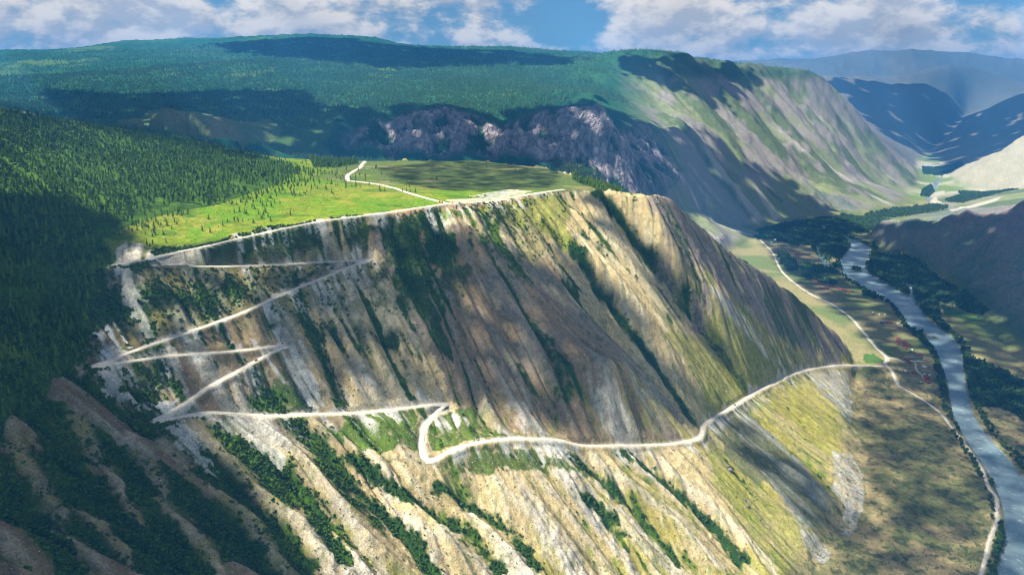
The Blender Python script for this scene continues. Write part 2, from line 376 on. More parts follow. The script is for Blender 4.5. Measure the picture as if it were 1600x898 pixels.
_zb = np.stack(np.meshgrid(np.arange(-1500, 4400, 28.0), np.arange(1700, 6800, 28.0)), 0)
GB = Grid(-1500, 1700, 28.0, blur(base(_zb[0], _zb[1]), 4))
LB = lic(-1500, 4300, 1700, 6700, 13.0, [(190, 14, 5), (80, 12, 6), (34, 9, 7)], 24.0, GB, 0)

# ------------------------------------------------------------------ nearest distance to the tracks and the river (on a grid, then interpolated)
def line_dist(x, y, line, maxd):
    """distance to a dense polyline and its nearest sample; far points keep maxd"""
    d = np.full(x.shape, maxd, np.float32); idx = np.full(x.shape, -1, np.int32)
    xs = x.ravel(); ys = y.ravel(); df = d.ravel(); jf = idx.ravel()
    if not x.size or line[:, 0].min() - maxd > x.max() or line[:, 0].max() + maxd < x.min() or line[:, 1].min() - maxd > y.max() or line[:, 1].max() + maxd < y.min(): return d, idx
    for a in range(0, len(line), 24):
        seg = line[a:a + 25, :2]
        bb = (xs > seg[:, 0].min() - maxd) & (xs < seg[:, 0].max() + maxd) & (ys > seg[:, 1].min() - maxd) & (ys < seg[:, 1].max() + maxd)
        w = np.nonzero(bb)[0]
        if not len(w): continue
        X = xs[w]; Y = ys[w]; bd = df[w].copy(); bi = jf[w].copy()
        for k in range(len(seg) - 1):
            p, q = seg[k], seg[k + 1]; v = q - p; L2 = v @ v + 1e-9
            t = np.clip(((X - p[0]) * v[0] + (Y - p[1]) * v[1]) / L2, 0, 1)
            dd = np.hypot(X - p[0] - t * v[0], Y - p[1] - t * v[1])
            c = dd < bd; bd[c] = dd[c]; bi[c] = a + k
        df[w] = bd; jf[w] = bi
    return df.reshape(x.shape), jf.reshape(x.shape)

# river: bank pairs looked up on the valley floor, upstream last
BANKS = [((1553,930),(1720,930)),((1560,881),(1690,881)),((1570,848),(1665,848)),((1569,815),(1645,815)),((1563,781),(1625,781)),((1549,748),(1602,748)),((1529,715),(1576,715)),((1506,681),(1546,681)),((1488,648),(1524,648)),((1481,615),(1514,615)),((1475,585),(1508,585)),((1469,567),(1506,567)),((1463,550),(1503,550)),((1449,533),(1495,533)),((1428,517),(1476,517)),((1414,500),(1453,500)),((1403,483),(1439,483)),((1383,467),(1426,467)),((1352,451),(1392,447)),((1326,435),(1366,431)),((1315,418),(1352,416)),((1315,401),(1358,400)),((1328,384),(1358,386)),((1312,370),(1334,374)),((1288,361),(1305,364)),((1276,355),(1290,356)),((1290,351),(1302,352))]
RIV_L = np.array([F(*a) for a, b in BANKS]); RIV_R = np.array([F(*b) for a, b in BANKS])
def banks_line(A, B):
    n = 14; a = catmull(A, n); b = catmull(B, n)
    k = 260; ta = np.linspace(0, 1, k)
    def res(p):
        s = np.r_[0, np.cumsum(np.linalg.norm(np.diff(p[:, :2], axis=0), axis=1))]; s /= s[-1]
        return np.column_stack([np.interp(ta, s, p[:, i]) for i in range(3)])
    return res(a), res(b)
# resample both banks by bank-pair index so that they stay opposite each other
def pair_res(A, B, k=10):
    def cr(p):
        q = np.vstack([2 * p[0] - p[1], p, 2 * p[-1] - p[-2]]); o = []
        for i in range(1, len(q) - 2):
            tt = np.linspace(0, 1, k, endpoint=False)[:, None]; a, b, c, e = q[i - 1], q[i], q[i + 1], q[i + 2]
            o.append(0.5 * (2 * b + (c - a) * tt + (2 * a - 5 * b + 4 * c - e) * tt ** 2 + (3 * b - a - 3 * c + e) * tt ** 3))
        o.append(p[-1:]); return np.vstack(o)
    return cr(A), cr(B)
RL, RR_ = pair_res(RIV_L, RIV_R)
FARB = [((1478,341),(1500,342)),((1467,331),(1474,331)),((1455,323),(1463,324)),((1447,314),(1457,315)),((1446,307),(1454,307)),((1452,301),(1460,301)),((1457,295),(1464,294)),((1457,289),(1465,288)),((1462,283),(1469,283)),((1470,277),(1474,277)),((1466,270),(1470,270)),((1458,265),(1462,265)),((1456,260),(1459,260))]
FL = np.array([F(*a) for a, b in FARB]); FR = np.array([F(*b) for a, b in FARB]); FL, FR = pair_res(FL, FR)
# side arm of the river among the trees, and the little channel on the right
ARM = [((1272,383),(1278,383)),((1276,396),(1283,396)),((1283,408),(1292,408)),((1296,419),(1306,419)),((1312,428),(1322,427))]
ARM = pair_res(np.array([F(*a) for a, b in ARM]), np.array([F(*b) for a, b in ARM]))
ARM2 = [((1417,444),(1424,444)),((1420,455),(1427,455)),((1421,466),(1430,466)),((1424,474),(1436,473))]
ARM2 = pair_res(np.array([F(*a) for a, b in ARM2]), np.array([F(*b) for a, b in ARM2]))
WATER = [(RL, RR_), (FL, FR), ARM, ARM2]
ISLETS = [(F(1338,421), 38, 22), (F(1436,520), 62, 17)]
ISLETS = [(np.array(c), a, b) for c, a, b in ISLETS]
def river_depth(x, y):
    """1 in the bed, falling to 0 a few metres up the bank"""
    m = np.zeros(x.shape, np.float32)
    w = (x > 500) & (x < 4600) & (y > 500) & (y < 8200)
    if not w.any(): return m
    X, Y = x[w], y[w]; r = np.zeros(X.shape, np.float32)
    for A, B in WATER:
        poly = np.vstack([A[:, :2], B[::-1, :2]])
        ins = in_poly(X, Y, poly)
        near = np.zeros(X.shape, bool); bb = (X > poly[:, 0].min() - 20) & (X < poly[:, 0].max() + 20) & (Y > poly[:, 1].min() - 20) & (Y < poly[:, 1].max() + 20)
        d = np.full(X.shape, 15, np.float32)
        for bk in (A, B):
            dd, _ = line_dist(X[bb], Y[bb], bk, 15.0); d[bb] = np.minimum(d[bb], dd)
        s = np.where(ins, d, -d); r = np.maximum(r, ss(-2, 6, s))
    for c, a, b in ISLETS:
        ax = np.array([-0.55, 0.83]) if a > 50 else np.array([0.2, 0.98]); u = (X - c[0]) * ax[0] + (Y - c[1]) * ax[1]; v = (X - c[0]) * ax[1] - (Y - c[1]) * ax[0]
        e = np.sqrt((u / a) ** 2 + (v / b) ** 2); r = np.minimum(r, ss(0.85, 1.15, e))
    m[w] = r; return m

def poly(*pts): return hits(pts)[:, :2]
def pmask(x, y, pl, soft=0.0, seed=0, cell=40.0):
    """inside a patch whose outline is broken up by noise"""
    if soft:
        x = x + fbm(x, y, cell, 3, seed + 50) * soft; y = y + fbm(x, y, cell, 3, seed + 80) * soft
    return in_poly(x, y, pl)
RAMP = RD['switchback_road'][1]
PL_FOREST = poly((-250,190),(0,172),(200,205),(330,228),(440,252),(470,268),(430,290),(350,318),(280,330),(225,345),(160,372),(178,412),(140,470),(135,560),(85,600),(40,650),(-60,720),(-300,800))
PL_SPARSE = poly((440,250),(600,262),(560,300),(480,330),(420,352),(330,372),(240,392),(160,372),(225,345),(280,330),(350,318),(430,290))
PL_WOODLET = poly((470,246),(530,248),(560,256),(530,262),(490,262))
PL_RIMWOOD = poly((590,340),(625,335),(700,338),(690,352),(640,362),(655,420),(690,500),(705,560),(690,560),(660,480),(630,430),(600,380))
PL_FARRIM = poly((862,257),(905,262),(945,280),(972,299),(935,296),(895,280))
# riverside woods, on the floor
def fpoly(pts, ox=1066, oy=300, s=3.0): return np.array([F(ox + a / s, oy + b / s)[:2] for a, b in pts])
WOODS = [fpoly([(310,210),(350,185),(480,150),(640,130),(720,120),(735,190),(790,240),(770,285),(700,300),(690,330),(650,320),(625,290),(600,255),(520,255),(430,232),(330,225)]),
 fpoly([(685,140),(750,112),(980,140),(950,170),(860,190),(760,200),(690,185)]),
 fpoly([(895,235),(925,285),(1000,290),(1110,300),(1150,370),(1250,440),(1480,550),(1470,575),(1390,578),(1330,560),(1250,520),(1215,525),(1170,480),(1090,540),(1060,480),(985,462),(905,415),(868,380),(885,300)]),
 fpoly([(1100,545),(1190,500),(1215,600),(1290,690),(1340,770),(1420,800),(1620,900),(1620,1100),(1560,1040),(1480,1010),(1390,1010),(1345,960),(1330,880),(1318,800),(1305,715),(1240,665),(1170,600)]),
 fpoly([(445,290),(480,285),(535,330),(545,370),(500,370),(470,340)]), fpoly([(560,388),(600,385),(725,425),(715,438),(640,425),(560,400)]),
 fpoly([(608,358),(640,350),(740,368),(745,385),(690,380),(615,380)]), fpoly([(840,462),(905,478),(915,500),(845,485)]),
 fpoly([(795,338),(830,342),(842,368),(800,366)]), fpoly([(1062,612),(1095,620),(1148,690),(1140,705),(1090,680)]),
 fpoly([(700,285),(770,275),(775,300),(715,318)]), fpoly([(690,340),(740,345),(745,385),(715,380)])]
FARWOODS = [np.array([F(*p)[:2] for p in q]) for q in (
 [(1350,338),(1400,328),(1455,327),(1480,334),(1475,341),(1420,344),(1360,344)], [(1475,322),(1510,308),(1560,308),(1598,313),(1570,322),(1545,328),(1500,334),(1480,328)],
 [(1440,298),(1455,290),(1460,300),(1452,309),(1438,308)], [(1440,262),(1500,264),(1505,271),(1470,275),(1442,272)], [(1495,304),(1530,301),(1531,307),(1500,309)])]
def wood_mask(x, y, far=False):
    m = np.zeros(x.shape, bool)
    for q in (FARWOODS if far else WOODS): m |= in_poly(x, y, q)
    return m
def slope_of(x, y):
    e = 8.0; return np.hypot(GS(x + e, y) - GS(x - e, y), GS(x, y + e) - GS(x, y - e)) / (2 * e)

# ------------------------------------------------------------------ the ground: heights and what covers it
C = lambda *a: np.array(a, np.float32)
SOIL = C(.50,.395,.205); SOILW = C(.57,.49,.31); BROWN = C(.25,.18,.105); GREYB = C(.31,.265,.195); SCREE = C(.56,.55,.49)
SHRUB = C(.026,.066,.008); GRASS = C(.092,.170,.012); LIME = C(.170,.228,.018); OCHRE = C(.325,.285,.060); STRAW = C(.40,.35,.14)
ROCKP = C(.215,.185,.20); ROCKT = C(.43,.34,.22); DIRT = C(.62,.56,.44); REDDIRT = C(.50,.33,.19); FORESTF = C(.018,.055,.016); FARFOR_HAZY = C(.013,.056,.028)  # far forest tone pulled to teal, distance haze put into the colour
def ground(x, y, want_color=True):
    x = np.asarray(x, np.float32); y = np.asarray(y, np.float32)
    z = base(x, y); r = np.hypot(x, y)
    col = np.zeros(x.shape + (3,), np.float32)
    n1 = fbm(x, y, 60, 4, 1); n2 = fbm(x, y, 14, 3, 2); n3 = fbm(x, y, 5, 2, 3); nb = fbm(x, y, 260, 3, 4)
    def put(m, c):
        m = np.clip(m, 0, 1).astype(np.float32)[..., None]; col[...] = col * (1 - m) + c * m
    dpl = GN.inside(x, y)
    sl = np.where(dpl, slope_of(x, y), 0)
    zs = GS(x, y)
    inA = (x > AX0 + 20) & (x < AX1 - 20) & (y > AY0 + 20) & (y < AY1 - 20)
    # ---- distances to the tracks
    dR = np.full(x.shape, 90, np.float32); zR = np.zeros(x.shape, np.float32); up = np.zeros(x.shape, np.float32); wR = np.full(x.shape, 3.0, np.float32)
    for k, (w, l) in RD.items():
        d, i = line_dist(x, y, l, 90.0); c = d < dR
        i = np.clip(i, 0, len(l) - 1)
        dR[c] = d[c]; zR[c] = (l[i, 2])[c]; wR[c] = w
    uphill = zs > zR - 0.5
    slopeband = ss(0.22, 0.42, sl) * ss(-694, -678, zs) * inA
    keep = ss(4, 26, dR)
    # ---- near slope relief
    g0, g1, g2, g3 = (L_(x, y) for L_ in LA)
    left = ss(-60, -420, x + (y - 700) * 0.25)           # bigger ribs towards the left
    a0 = np.minimum(np.abs(g0 + 0.25 * n1), 1.7); a1 = np.minimum(np.abs(g1 + 0.2 * n1), 1.6); a2 = np.minimum(np.abs(g2), 1.6)
    ctr = ss(-200, -80, x) * ss(330, 220, x) * ss(-480, -430, zs)
    low = ss(-400, -470, zs)                              # lower slopes below the bench
    smoothend = ss(230, 420, x) * ss(-690, -300, zs)      # the right-hand end is smoother
    A0 = lerp(lerp(8.0, 4.0, ctr), 5.0, np.maximum(left, low)) * (1 - 0.5 * smoothend); A1 = lerp(8.0, 4.0, low) * (1 - 0.4 * smoothend); A2 = 3.0
    gul = A0 * (a0 - 0.9) + A1 * (a1 - 0.8) + A2 * (a2 - 0.7) + 0.75 * g3 + 0.9 * n3
    badl = low * ss(0.5, 1.3, a0) * ss(300, 150, x)
    gul = gul + badl * 4.5 * (ridged(x, y, 16, 4, 9) - 0.6)
    dG = np.full(x.shape, 40, np.float32); dB = np.full(x.shape, 40, np.float32); dBG = np.full(x.shape, 40, np.float32)
    for l in L_GUL: dG = np.minimum(dG, line_dist(x, y, l, 40.0)[0])
    for l in L_RIB: dB = np.minimum(dB, line_dist(x, y, l, 40.0)[0])
    for l in L_BG: dBG = np.minimum(dBG, line_dist(x, y, l, 40.0)[0])
    z = z + slopeband * gul * (0.08 + 0.92 * keep)
    # rocky knobs along the rim and the end spur
    crag = ss(230, 420, x) * ss(-560, -380, zs) * ss(-195, -215, zs) * ss(0.25, 0.45, sl) * inA
    cragn = ridged(x, y, 34, 4, 21)
    z = z + crag * keep * (9.0 * (cragn - 0.55) + 2.0 * n2)
    near = r < 2300
    plat = near & (zs > -262) & (sl < 0.40)
    z = z + np.where(near, 1.2 * n1 + 0.35 * n2, 0) * (1 - slopeband) * keep * ss(-690, -660, zs)
    plr = plat * keep * ss(1150, 1400, y) * ss(-400, -150, x)
    z = z + plr * 3.5 * fbm(x * 0.45, y, 70, 3, 31)
    # ---- flatten the bench of the tracks; cut above, fill below
    onslope = dR < 30
    t = ss(wR + 1.2, wR + 1.2 + np.where(sl > 0.25, 5.5, 9.0), dR)
    z = np.where(onslope & (zs > -690), lerp(zR, z, t), z)
    # ---- far relief
    far = ss(1500, 2300, r)
    b0, b1, b2 = (L_(x, y) for L_ in LB)
    inB = ss(-1480, -1300, x) * ss(4280, 3900, x) * ss(1720, 1950, y) * ss(6680, 6200, y)
    zb = GB(x, y); e = 40.0
    slb = np.hypot(GB(x + e, y) - GB(x - e, y), GB(x, y + e) - GB(x, y - e)) / (2 * e)
    steepB = ss(0.3, 0.55, slb) * inB * far * ss(-698, -660, z)
    cliff = steepB * ss(0.55, 0.85, slb) * ss(640, 420, x - (y - 2900) * 0.5) * ss(3600, 3300, y)
    z = z + steepB * (26 * (np.minimum(np.abs(b0), 1.6) - 0.8) + 9 * (np.minimum(np.abs(b1), 1.6) - 0.8) + 3 * b2)
    sr = ridged(x, y, 210, 5, 45); z = z + steepB * ss(500, 900, x) * (38 * (sr - .58) + 14 * (ridged(x, y, 60, 4, 46) - .58))
    cr1 = ridged(x, y, 150, 5, 41); cr2 = ridged(x, y, 46, 4, 43)
    cr3 = ridged(x + 12 * n2, y * .5, 17, 3, 47)
    z = z + cliff * (70 * (cr1 - 0.6) + 36 * (cr2 - 0.6) + 16 * (cr3 - .6))
    farp = far * (z > -640)
    m5 = fbm(x, y, 900, 5, 51); m6 = ridged(x, y, 1500, 5, 55)
    z = z + farp * (1 - steepB) * (18 * m5 * ss(2300, 4500, r) + ss(5600, 7500, r) * ss(2500, 1500, np.abs(x + 0.0)) * 0 + ss(5600, 7500, r) * (60 * (m6 - 0.56) + 16 * m5) + ss(9200, 11000, r) * (120 * (ridged(x, y, 1500, 5, 58) - 0.55) + 50 * (ridged(x, y, 420, 4, 59) - .58))) * ss(-640, -520, z)
    rs = ss(1250, 1500, x - (y - 2400) * 0.25) * ss(-698, -640, z) * (r < 4500)      # right-hand valley side
    z = z + rs * (22 * (ridged(x, y, 120, 5, 61) - 0.6) + (x > 1800) * 20 * (ridged(x, y, 70, 4, 63) - 0.6) * ss(0.3, 0.6, slb))
    # ---- valley floor
    floor = ss(-668, -692, base(x, y)) * (r < 9000)
    fl = np.clip(floor * ss(-640, -690, z), 0, 1)
    z = z + fl * (0.9 * n1 + 0.3 * n2) * ss(3, 20, dR)
    riv = river_depth(x, y)
    z = z - riv * 5.0
    # ================================================================= cover
    forest = in_poly(x, y, PL_FOREST) | in_poly(x, y, PL_WOODLET) | in_poly(x, y, PL_FARRIM)
    sparse = in_poly(x, y, PL_SPARSE)
    fw = np.zeros(x.shape, np.float32)
    # far country first
    fcol = FARFOR_HAZY * (1.3 + 0.6 * n1[..., None]) + C(.014,.030,.008) * ss(-.1, .5, nb)[..., None]
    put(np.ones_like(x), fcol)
    glade = ss(0.36, 0.55, fbm(x, y, 420, 4, 71) + 0.25 * n1) * ss(2100, 2500, r)
    put(glade * 0.7, C(.085,.15,.035))
    heath = ss(5200, 7000, r) * ss(.0, .5, fbm(x, y, 1300, 4, 73)); put(heath * 0.5, C(.035,.075,.045))
    # dry valley sides
    side = np.clip(ss(-0.15, 0.5, (x - (y - 2900) * 0.12 - 520) / 600) * ss(2300, 2800, y) * (y < 12000), 0, 1) * ss(260, 60, z + 0.09 * (y - 4500) * 0)
    dry = C(.215,.245,.11); rockm = ss(0.1, 0.5, fbm(x, y, 130, 5, 75) + 0.35 * (slb - 0.5) + 1.3 * (sr - .56) + .1 * b0)
    put(side * (z > -698), dry + C(.05,.035,.03) * n1[..., None])
    put(side * ss(0.1, 0.5, -b0 + 0.7 * n1 + 0.3 * nb) * 0.75, C(.075,.115,.045))
    put(side * rockm * 0.8, C(.27,.235,.22))
    put(side * ss(0.9, 1.6, b1 + 0.5 * n1) * ss(0, -450, z) * 0.7, C(.50,.46,.39))
    topw = side * ss(40, 130, z + 30 * n1) ; put(topw, FORESTF * 1.3)
    put(ss(5200, 6200, y) * ss(2800, 3600, x) * (z > -690), C(.20,.185,.14) + C(.06,.05,.05) * m5[..., None])
    paleR = ss(3050, 3500, x) * ss(6300, 5600, y) * ss(4000, 4500, y) * (z > -698); put(paleR, C(.37,.345,.24) + C(.06,.05,.05) * n1[..., None])
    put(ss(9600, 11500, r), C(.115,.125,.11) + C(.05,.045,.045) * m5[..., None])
    # cliffs of the canyon
    put(np.clip(cliff * 1.6, 0, 1), ROCKP * (1.0 + 0.35 * n1[..., None]) * (.55 + .8 * ss(.35, .75, cr3)[..., None]) + C(.12,.105,.10) * ss(.5, .8, cr2)[..., None])
    ledge = np.clip(cliff * 1.6, 0, 1) * ss(0.03, -0.10, cr1 - 0.60 + 0.12 * n1 + 0.5 * (cr2 - 0.6) + .06 * nb); put(ledge, FORESTF * 1.4)
    knoll = in_poly(x + 40 * n1, y + 40 * n2, PL_KNOLL); put(knoll * 0.9, C(.12,.175,.06) + C(.07,.02,.02) * ss(-.1, .5, n1)[..., None])
    # right-hand near valley side
    put(rs, C(.13,.185,.14) + C(.03,.03,.025) * n1[..., None]); put(rs * ss(.50, .72, ridged(x, y, 120, 5, 61) + 0.2 * n2) * 0.5, C(.26,.21,.19))
    put(rs * ss(-560, -480, z + 60 * n1) * 0.5, ROCKP * C(1.05,.9,.95) * (1 + .4 * n2[..., None]))
    # ---- plateau
    meadow = lerp(GRASS * 1.25, LIME, ss(-.35, .4, n1 + 0.3 * n2)[..., None]); meadow = lerp(meadow, OCHRE * 0.85, (0.6 * ss(.0, .5, nb + 0.6 * n2 + .3 * n1))[..., None]); meadow = lerp(meadow, SHRUB * 1.9, (0.7 * ss(.15, .5, fbm(x * .5, y, 26, 4, 83)))[..., None])
    nearm = ss(2250, 2150, r)
    put(nearm, meadow)
    heathp = nearm * ss(1290, 1420, y + 0.15 * x + 40 * n1) * (x > -420); put(heathp * 0.85, C(.085,.115,.035)); put(heathp * ss(.2, .5, fbm(x * 0.4, y, 60, 4, 81)) * 0.8, C(.25,.21,.10))
    # ---- the great slope
    sb = ss(0.24, 0.36, sl + 0.04 * n2) * ss(-698, -688, zs) * nearm * (x < 1180)
    sb = sb * (1 - plat * ss(0.34, 0.28, sl))
    brownface = in_poly(x + 22 * n1, y + 22 * n2, PL_FACE)
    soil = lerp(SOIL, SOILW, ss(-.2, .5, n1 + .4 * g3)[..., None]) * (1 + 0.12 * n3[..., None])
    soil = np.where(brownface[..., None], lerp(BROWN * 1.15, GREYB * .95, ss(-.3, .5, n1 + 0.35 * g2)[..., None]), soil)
    lf = left[..., None]; soil = soil * (1 - lf) + lf * lerp(BROWN * .72, GREYB * 0.68, ss(0.0, .6, n1 + 0.3 * g2)[..., None])  # brown soil darkened towards the left, cloud shade put into the colour
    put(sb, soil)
    grs = lerp(OCHRE, GRASS, ss(-.3, .4, n2 + n1)[..., None])
    endg = ss(240, 420, x); put(sb * endg * ss(-.55, .15, n1 + 0.5 * g2 + 0.2), lerp(grs, STRAW, ss(-.2, .6, g2)[..., None]))
    put(sb * low * ss(-0.1, .5, n1 + .5 * n2 - 0.3 * a0 + 0.22) * (1 - left) * .85, lerp(OCHRE, GRASS * 1.3, ss(0, .6, n2 - n1)[..., None]))
    put(sb * low * ss(.5, .9, a0) * ss(.15, .5, n1 - .4 * g2 - .1) * 0.8 * (1 - left), OCHRE * 1.1)
    # pale worn crests
    put(sb * ss(11, 2, dB + 6 * n2 + 3 * n3) * .75 * (1 - .55 * left), C(.57,.50,.36) * (1 + .2 * n3[..., None]))  # crests toned down on the left, again shade put into the colour
    put(badl * sb * ss(0.35, 0.75, ridged(x, y, 16, 3, 9)) * (1 - 0.7 * left), C(.56,.51,.42))
    put(sb * left * ss(.9, 1.5, a0) * ss(.1, .5, g2 + n1) * 0.8, C(.42,.40,.34))
    hair = ss(75, 30, dR) * (wR == np.float32(2.9)) * ss(-150, -260, x) * ss(-215, -240, zs); put(sb * hair * ss(-.6, .5, g2 + .5 * g3 + n1) * .7, C(.36,.34,.28) * (1 + .25 * n3[..., None]))
    # shrubs and grass in the gully floors
    thr = lerp(lerp(lerp(0.44, 0.10, ctr), -0.05, low), 0.56, left) + 0.30 * n1 + 0.20 * n2 + 0.16 * n3
    thr = thr - 0.2 * smoothend - .30 * hair
    veg = np.maximum(ss(thr + 0.16, thr - 0.10, a0), 0.95 * ss(thr - 0.02, thr - 0.22, a1) * ss(0.1, -0.3, n1 - 0.6 * left))
    veg = np.maximum(veg * (1 - 0.7 * ss(14, 4, dB)), ss(11, 4, dG + 9 * n2 + 5 * n3 - 4 * left))
    veg = np.maximum(veg, ss(12, 4, dBG + 8 * n2))
    upg = ss(-330, -262, zs + 14 * n1) * ss(160, -120, x)
    upg = upg * (1 - .55 * hair)
    veg = np.maximum(veg, upg * ss(0.45, -0.05, g1 * 0.6 + n2))
    put(sb * veg, lerp(SHRUB, GRASS * 0.72, ss(-.2, .5, n2 + 0.5 * n1)[..., None]))
    put(sb * ss(.62, .2, veg) * ss(.15, .5, veg + .2 * n2) * 0.6, OCHRE * 0.9)
    dots = ss(.36, .52, fbm(x, y, 7, 2, 91) + 0.12 * n1) * sb; put(dots * 0.4, SHRUB * 1.8)
    # crags
    put(crag * ss(.50, .68, cragn + .12 * n2), ROCKT * (1 + .25 * n3[..., None])); put(crag * ss(.72, .84, cragn + .1 * n2), ROCKP * .8)
    end = in_poly(x + 30 * n1, y + 30 * n2, PL_END); put(end * 0.85 * ss(-.5, .1, n1 + .3 * g2 + .3), C(.25,.205,.185) * (1 + .3 * n2[..., None])); put(end * ss(.2, .5, n1 - g2 * .2) * .7, SHRUB * 1.3)
    for pl, c, k in PATCH:
        pm = in_poly(x + 18 * n1 + 9 * n2 + 5 * n3, y + 14 * n2 + 12 * n1, pl); put(pm * k * ss(-.9, -.1, n2 + n3 + .3), c * (1 + .35 * n2[..., None] + .2 * n3[..., None]))
    for pl, c, k in STREAKS:
        m = in_poly(x + 12 * n1 + 5 * n2, y + 12 * n2 + 4 * n3, pl); veg = veg * (1 - .85 * m); put(m * k * ss(-.9, .5, g3 + .8 * n2 + .5 * g2), c * (1 + .15 * n3[..., None]))
    # ---- forest floors
    put(np.where(forest, 1.0, 0.0) * nearm * ss(-.9, -.2, n1 + .4) , C(.050,.100,.014) * (1 + .6 * n2[..., None]))
    put(sparse * ss(.0, .5, n1 + .3 * n2) * .6, GRASS)
    put(in_poly(x + 10 * n1, y + 10 * n2, PL_RIMWOOD) * .9, SHRUB * 1.1)
    # ---- valley floor
    vf = np.clip(fl, 0, 1) * (z > -703.5)
    flc = lerp(C(.38,.30,.15), C(.17,.175,.07), ss(-.45, .35, n1 * .7 + n2 * .5 + nb * .5)[..., None])
    flc = lerp(flc, C(.060,.082,.035), (ss(.12, .4, fbm(x, y, 9, 3, 95) + .2 * n1) * .8)[..., None])
    fields = lerp(C(.27,.24,.11), C(.14,.18,.06), ss(-.2, .3, fbm(x, y, 150, 3, 97))[..., None])  # green fields darkened to olive, cloud shade put into their colour
    flc = lerp(flc, fields, ss(1560, 1800, y)[..., None])
    put(vf, flc)
    fa = vf * ss(4200, 4700, y); put(fa, lerp(C(.17,.24,.06), C(.44,.42,.30), ss(-.1, .35, fbm(x, y, 240, 3, 99))[..., None]))
    for pl in FLOORGREEN: put(in_poly(x + 8 * n1, y + 8 * n2, pl) * vf, C(.07,.15,.03) * (1 + .2 * n2[..., None]))
    wd = wood_mask(x, y) | wood_mask(x, y, True); put(wd * (z < -684), FORESTF * 1.5)
    put(np.clip(riv * 3, 0, 1) * (z < -700.5), C(.34,.34,.30)); put(riv, C(.20,.21,.19))
    for pl in GRAVEL: put(in_poly(x + 3 * n1, y + 3 * n2, pl) * .95, C(.46,.44,.37))
    for pl in SCREES:
        put(in_poly(x + 8 * n1 + 5 * n2, y + 8 * n2, pl) * ss(-.6, .5, n3 + .9 * n2 + .25) * .85, SCREE * .72 * (1 + .12 * n3[..., None]))
    # ---- verges of the tracks: pale cuttings above, spill below
    cut = np.clip(wR + 2.0 + 9.0 * n2 + 8.0 * n1, wR, 18) * np.where(wR == np.float32(2.9), 1, .35)
    steep = ss(.22, .34, sl) * (x < 800)
    put(steep * uphill * ss(cut + 1.0, cut - 1.5, dR) * (0.4 + .6 * ss(-.5, .2, n1 + n3)), DIRT * C(.88,.88,.88) * (1 + .2 * n3[..., None]))
    spill = np.clip(30 + 44 * n1, 6, 75); put(steep * (~uphill) * ss(spill, spill * .35, dR) * ss(-.1, 1.1, g3 + .5 * g2 + .3 * n2 + .1) * (wR == np.float32(2.9)) * .9, SCREE)
    put(ss(wR + 2.2, wR + .3, dR), DIRT * .93 * (1 + .1 * n3[..., None]))
    col = np.clip(col * (1 + .10 * n3[..., None]), 0.01, .8)
    # ---- treetops of the far woods stand up as a rough canopy
    isfor = ss(.085, .05, col[..., 0]) * (col[..., 1] > col[..., 0] * 1.15)
    can = isfor * ss(2150, 2400, r) * ss(.35, .1, steepB) * (1 - fl * .2)
    z = z + can * (9.0 * fbm(x, y, 26, 2, 111) * 1.2 + 6 * vnoise(x / 11, y / 11, 115)) * ss(12000, 7000, r)
    return z, col, dict(sl=sl, sb=sb, veg=sb * veg, forest=forest, sparse=sparse, fl=fl, riv=riv, dR=dR, wood=wd, cliff=cliff, side=side, rs=rs, zs=zs, brown=brownface, left=left, low=low, canopy=can)

PL_FACE = poly((560,352),(700,350),(770,365),(850,400),(900,470),(1000,570),(1068,660),(1060,690),(900,684),(770,676),(720,640),(690,600),(640,480),(600,400))
PL_END = poly((1035,307),(1090,350),(1140,392),(1200,432),(1250,472),(1330,548),(1320,562),(1250,555),(1190,500),(1120,440),(1060,380),(1010,330))
PL_KNOLL = poly((180,190),(230,172),(262,168),(330,180),(420,185),(440,200),(420,222),(330,222),(250,208))
PATCH = [ (poly((560,650),(600,643),(660,640),(655,668),(656,705),(610,700),(560,690),(530,672)), GRASS * .85, .95),
 (poly((700,645),(735,632),(775,668),(800,678),(730,690),(690,702),(672,706),(668,690),(675,665)), GRASS * .75, .9),
 (poly((700,712),(760,700),(830,703),(880,722),(930,745),(880,742),(800,730),(740,738),(700,732)), GRASS * .7, .9),
 (poly((400,640),(380,615),(440,590),(500,615),(500,635),(440,645)), SHRUB * 1.4, .8),
 (poly((735,328),(800,312),(860,300),(890,312),(880,345),(900,378),(850,362),(800,345)), lerp(OCHRE, GRASS, .45), .85),
 (poly((660,330),(740,322),(760,330),(700,345),(640,345)), GRASS * .9, .85),
 (poly((590,335),(640,327),(700,320),(770,316),(830,303),(868,297),(800,316),(740,325),(660,331),(600,341)), REDDIRT, .85),
 (poly((700,312),(760,309),(800,296),(830,300),(760,318),(700,322)), DIRT * .85, .7),
 (poly((740,306),(790,297),(800,303),(760,312)), C(.34,.36,.30), .8),
 (poly((1110,500),(1200,560),(1225,585),(1190,600),(1120,640),(1090,600),(1040,520)), OCHRE * C(.8,.95,.8), .55),
 (poly((1190,615),(1240,590),(1300,640),(1330,690),(1320,720),(1260,690)), OCHRE * C(.95,1.0,.8), .7),
 (poly((1280,905),(1120,770),(1100,690),(1130,700),(1190,770),(1300,870)), OCHRE * C(.85,1.0,.8), .6),
 (poly((1100,660),(1160,630),(1250,720),(1320,800),(1325,830),(1230,790),(1140,710)), C(.135,.145,.075), .85) ]
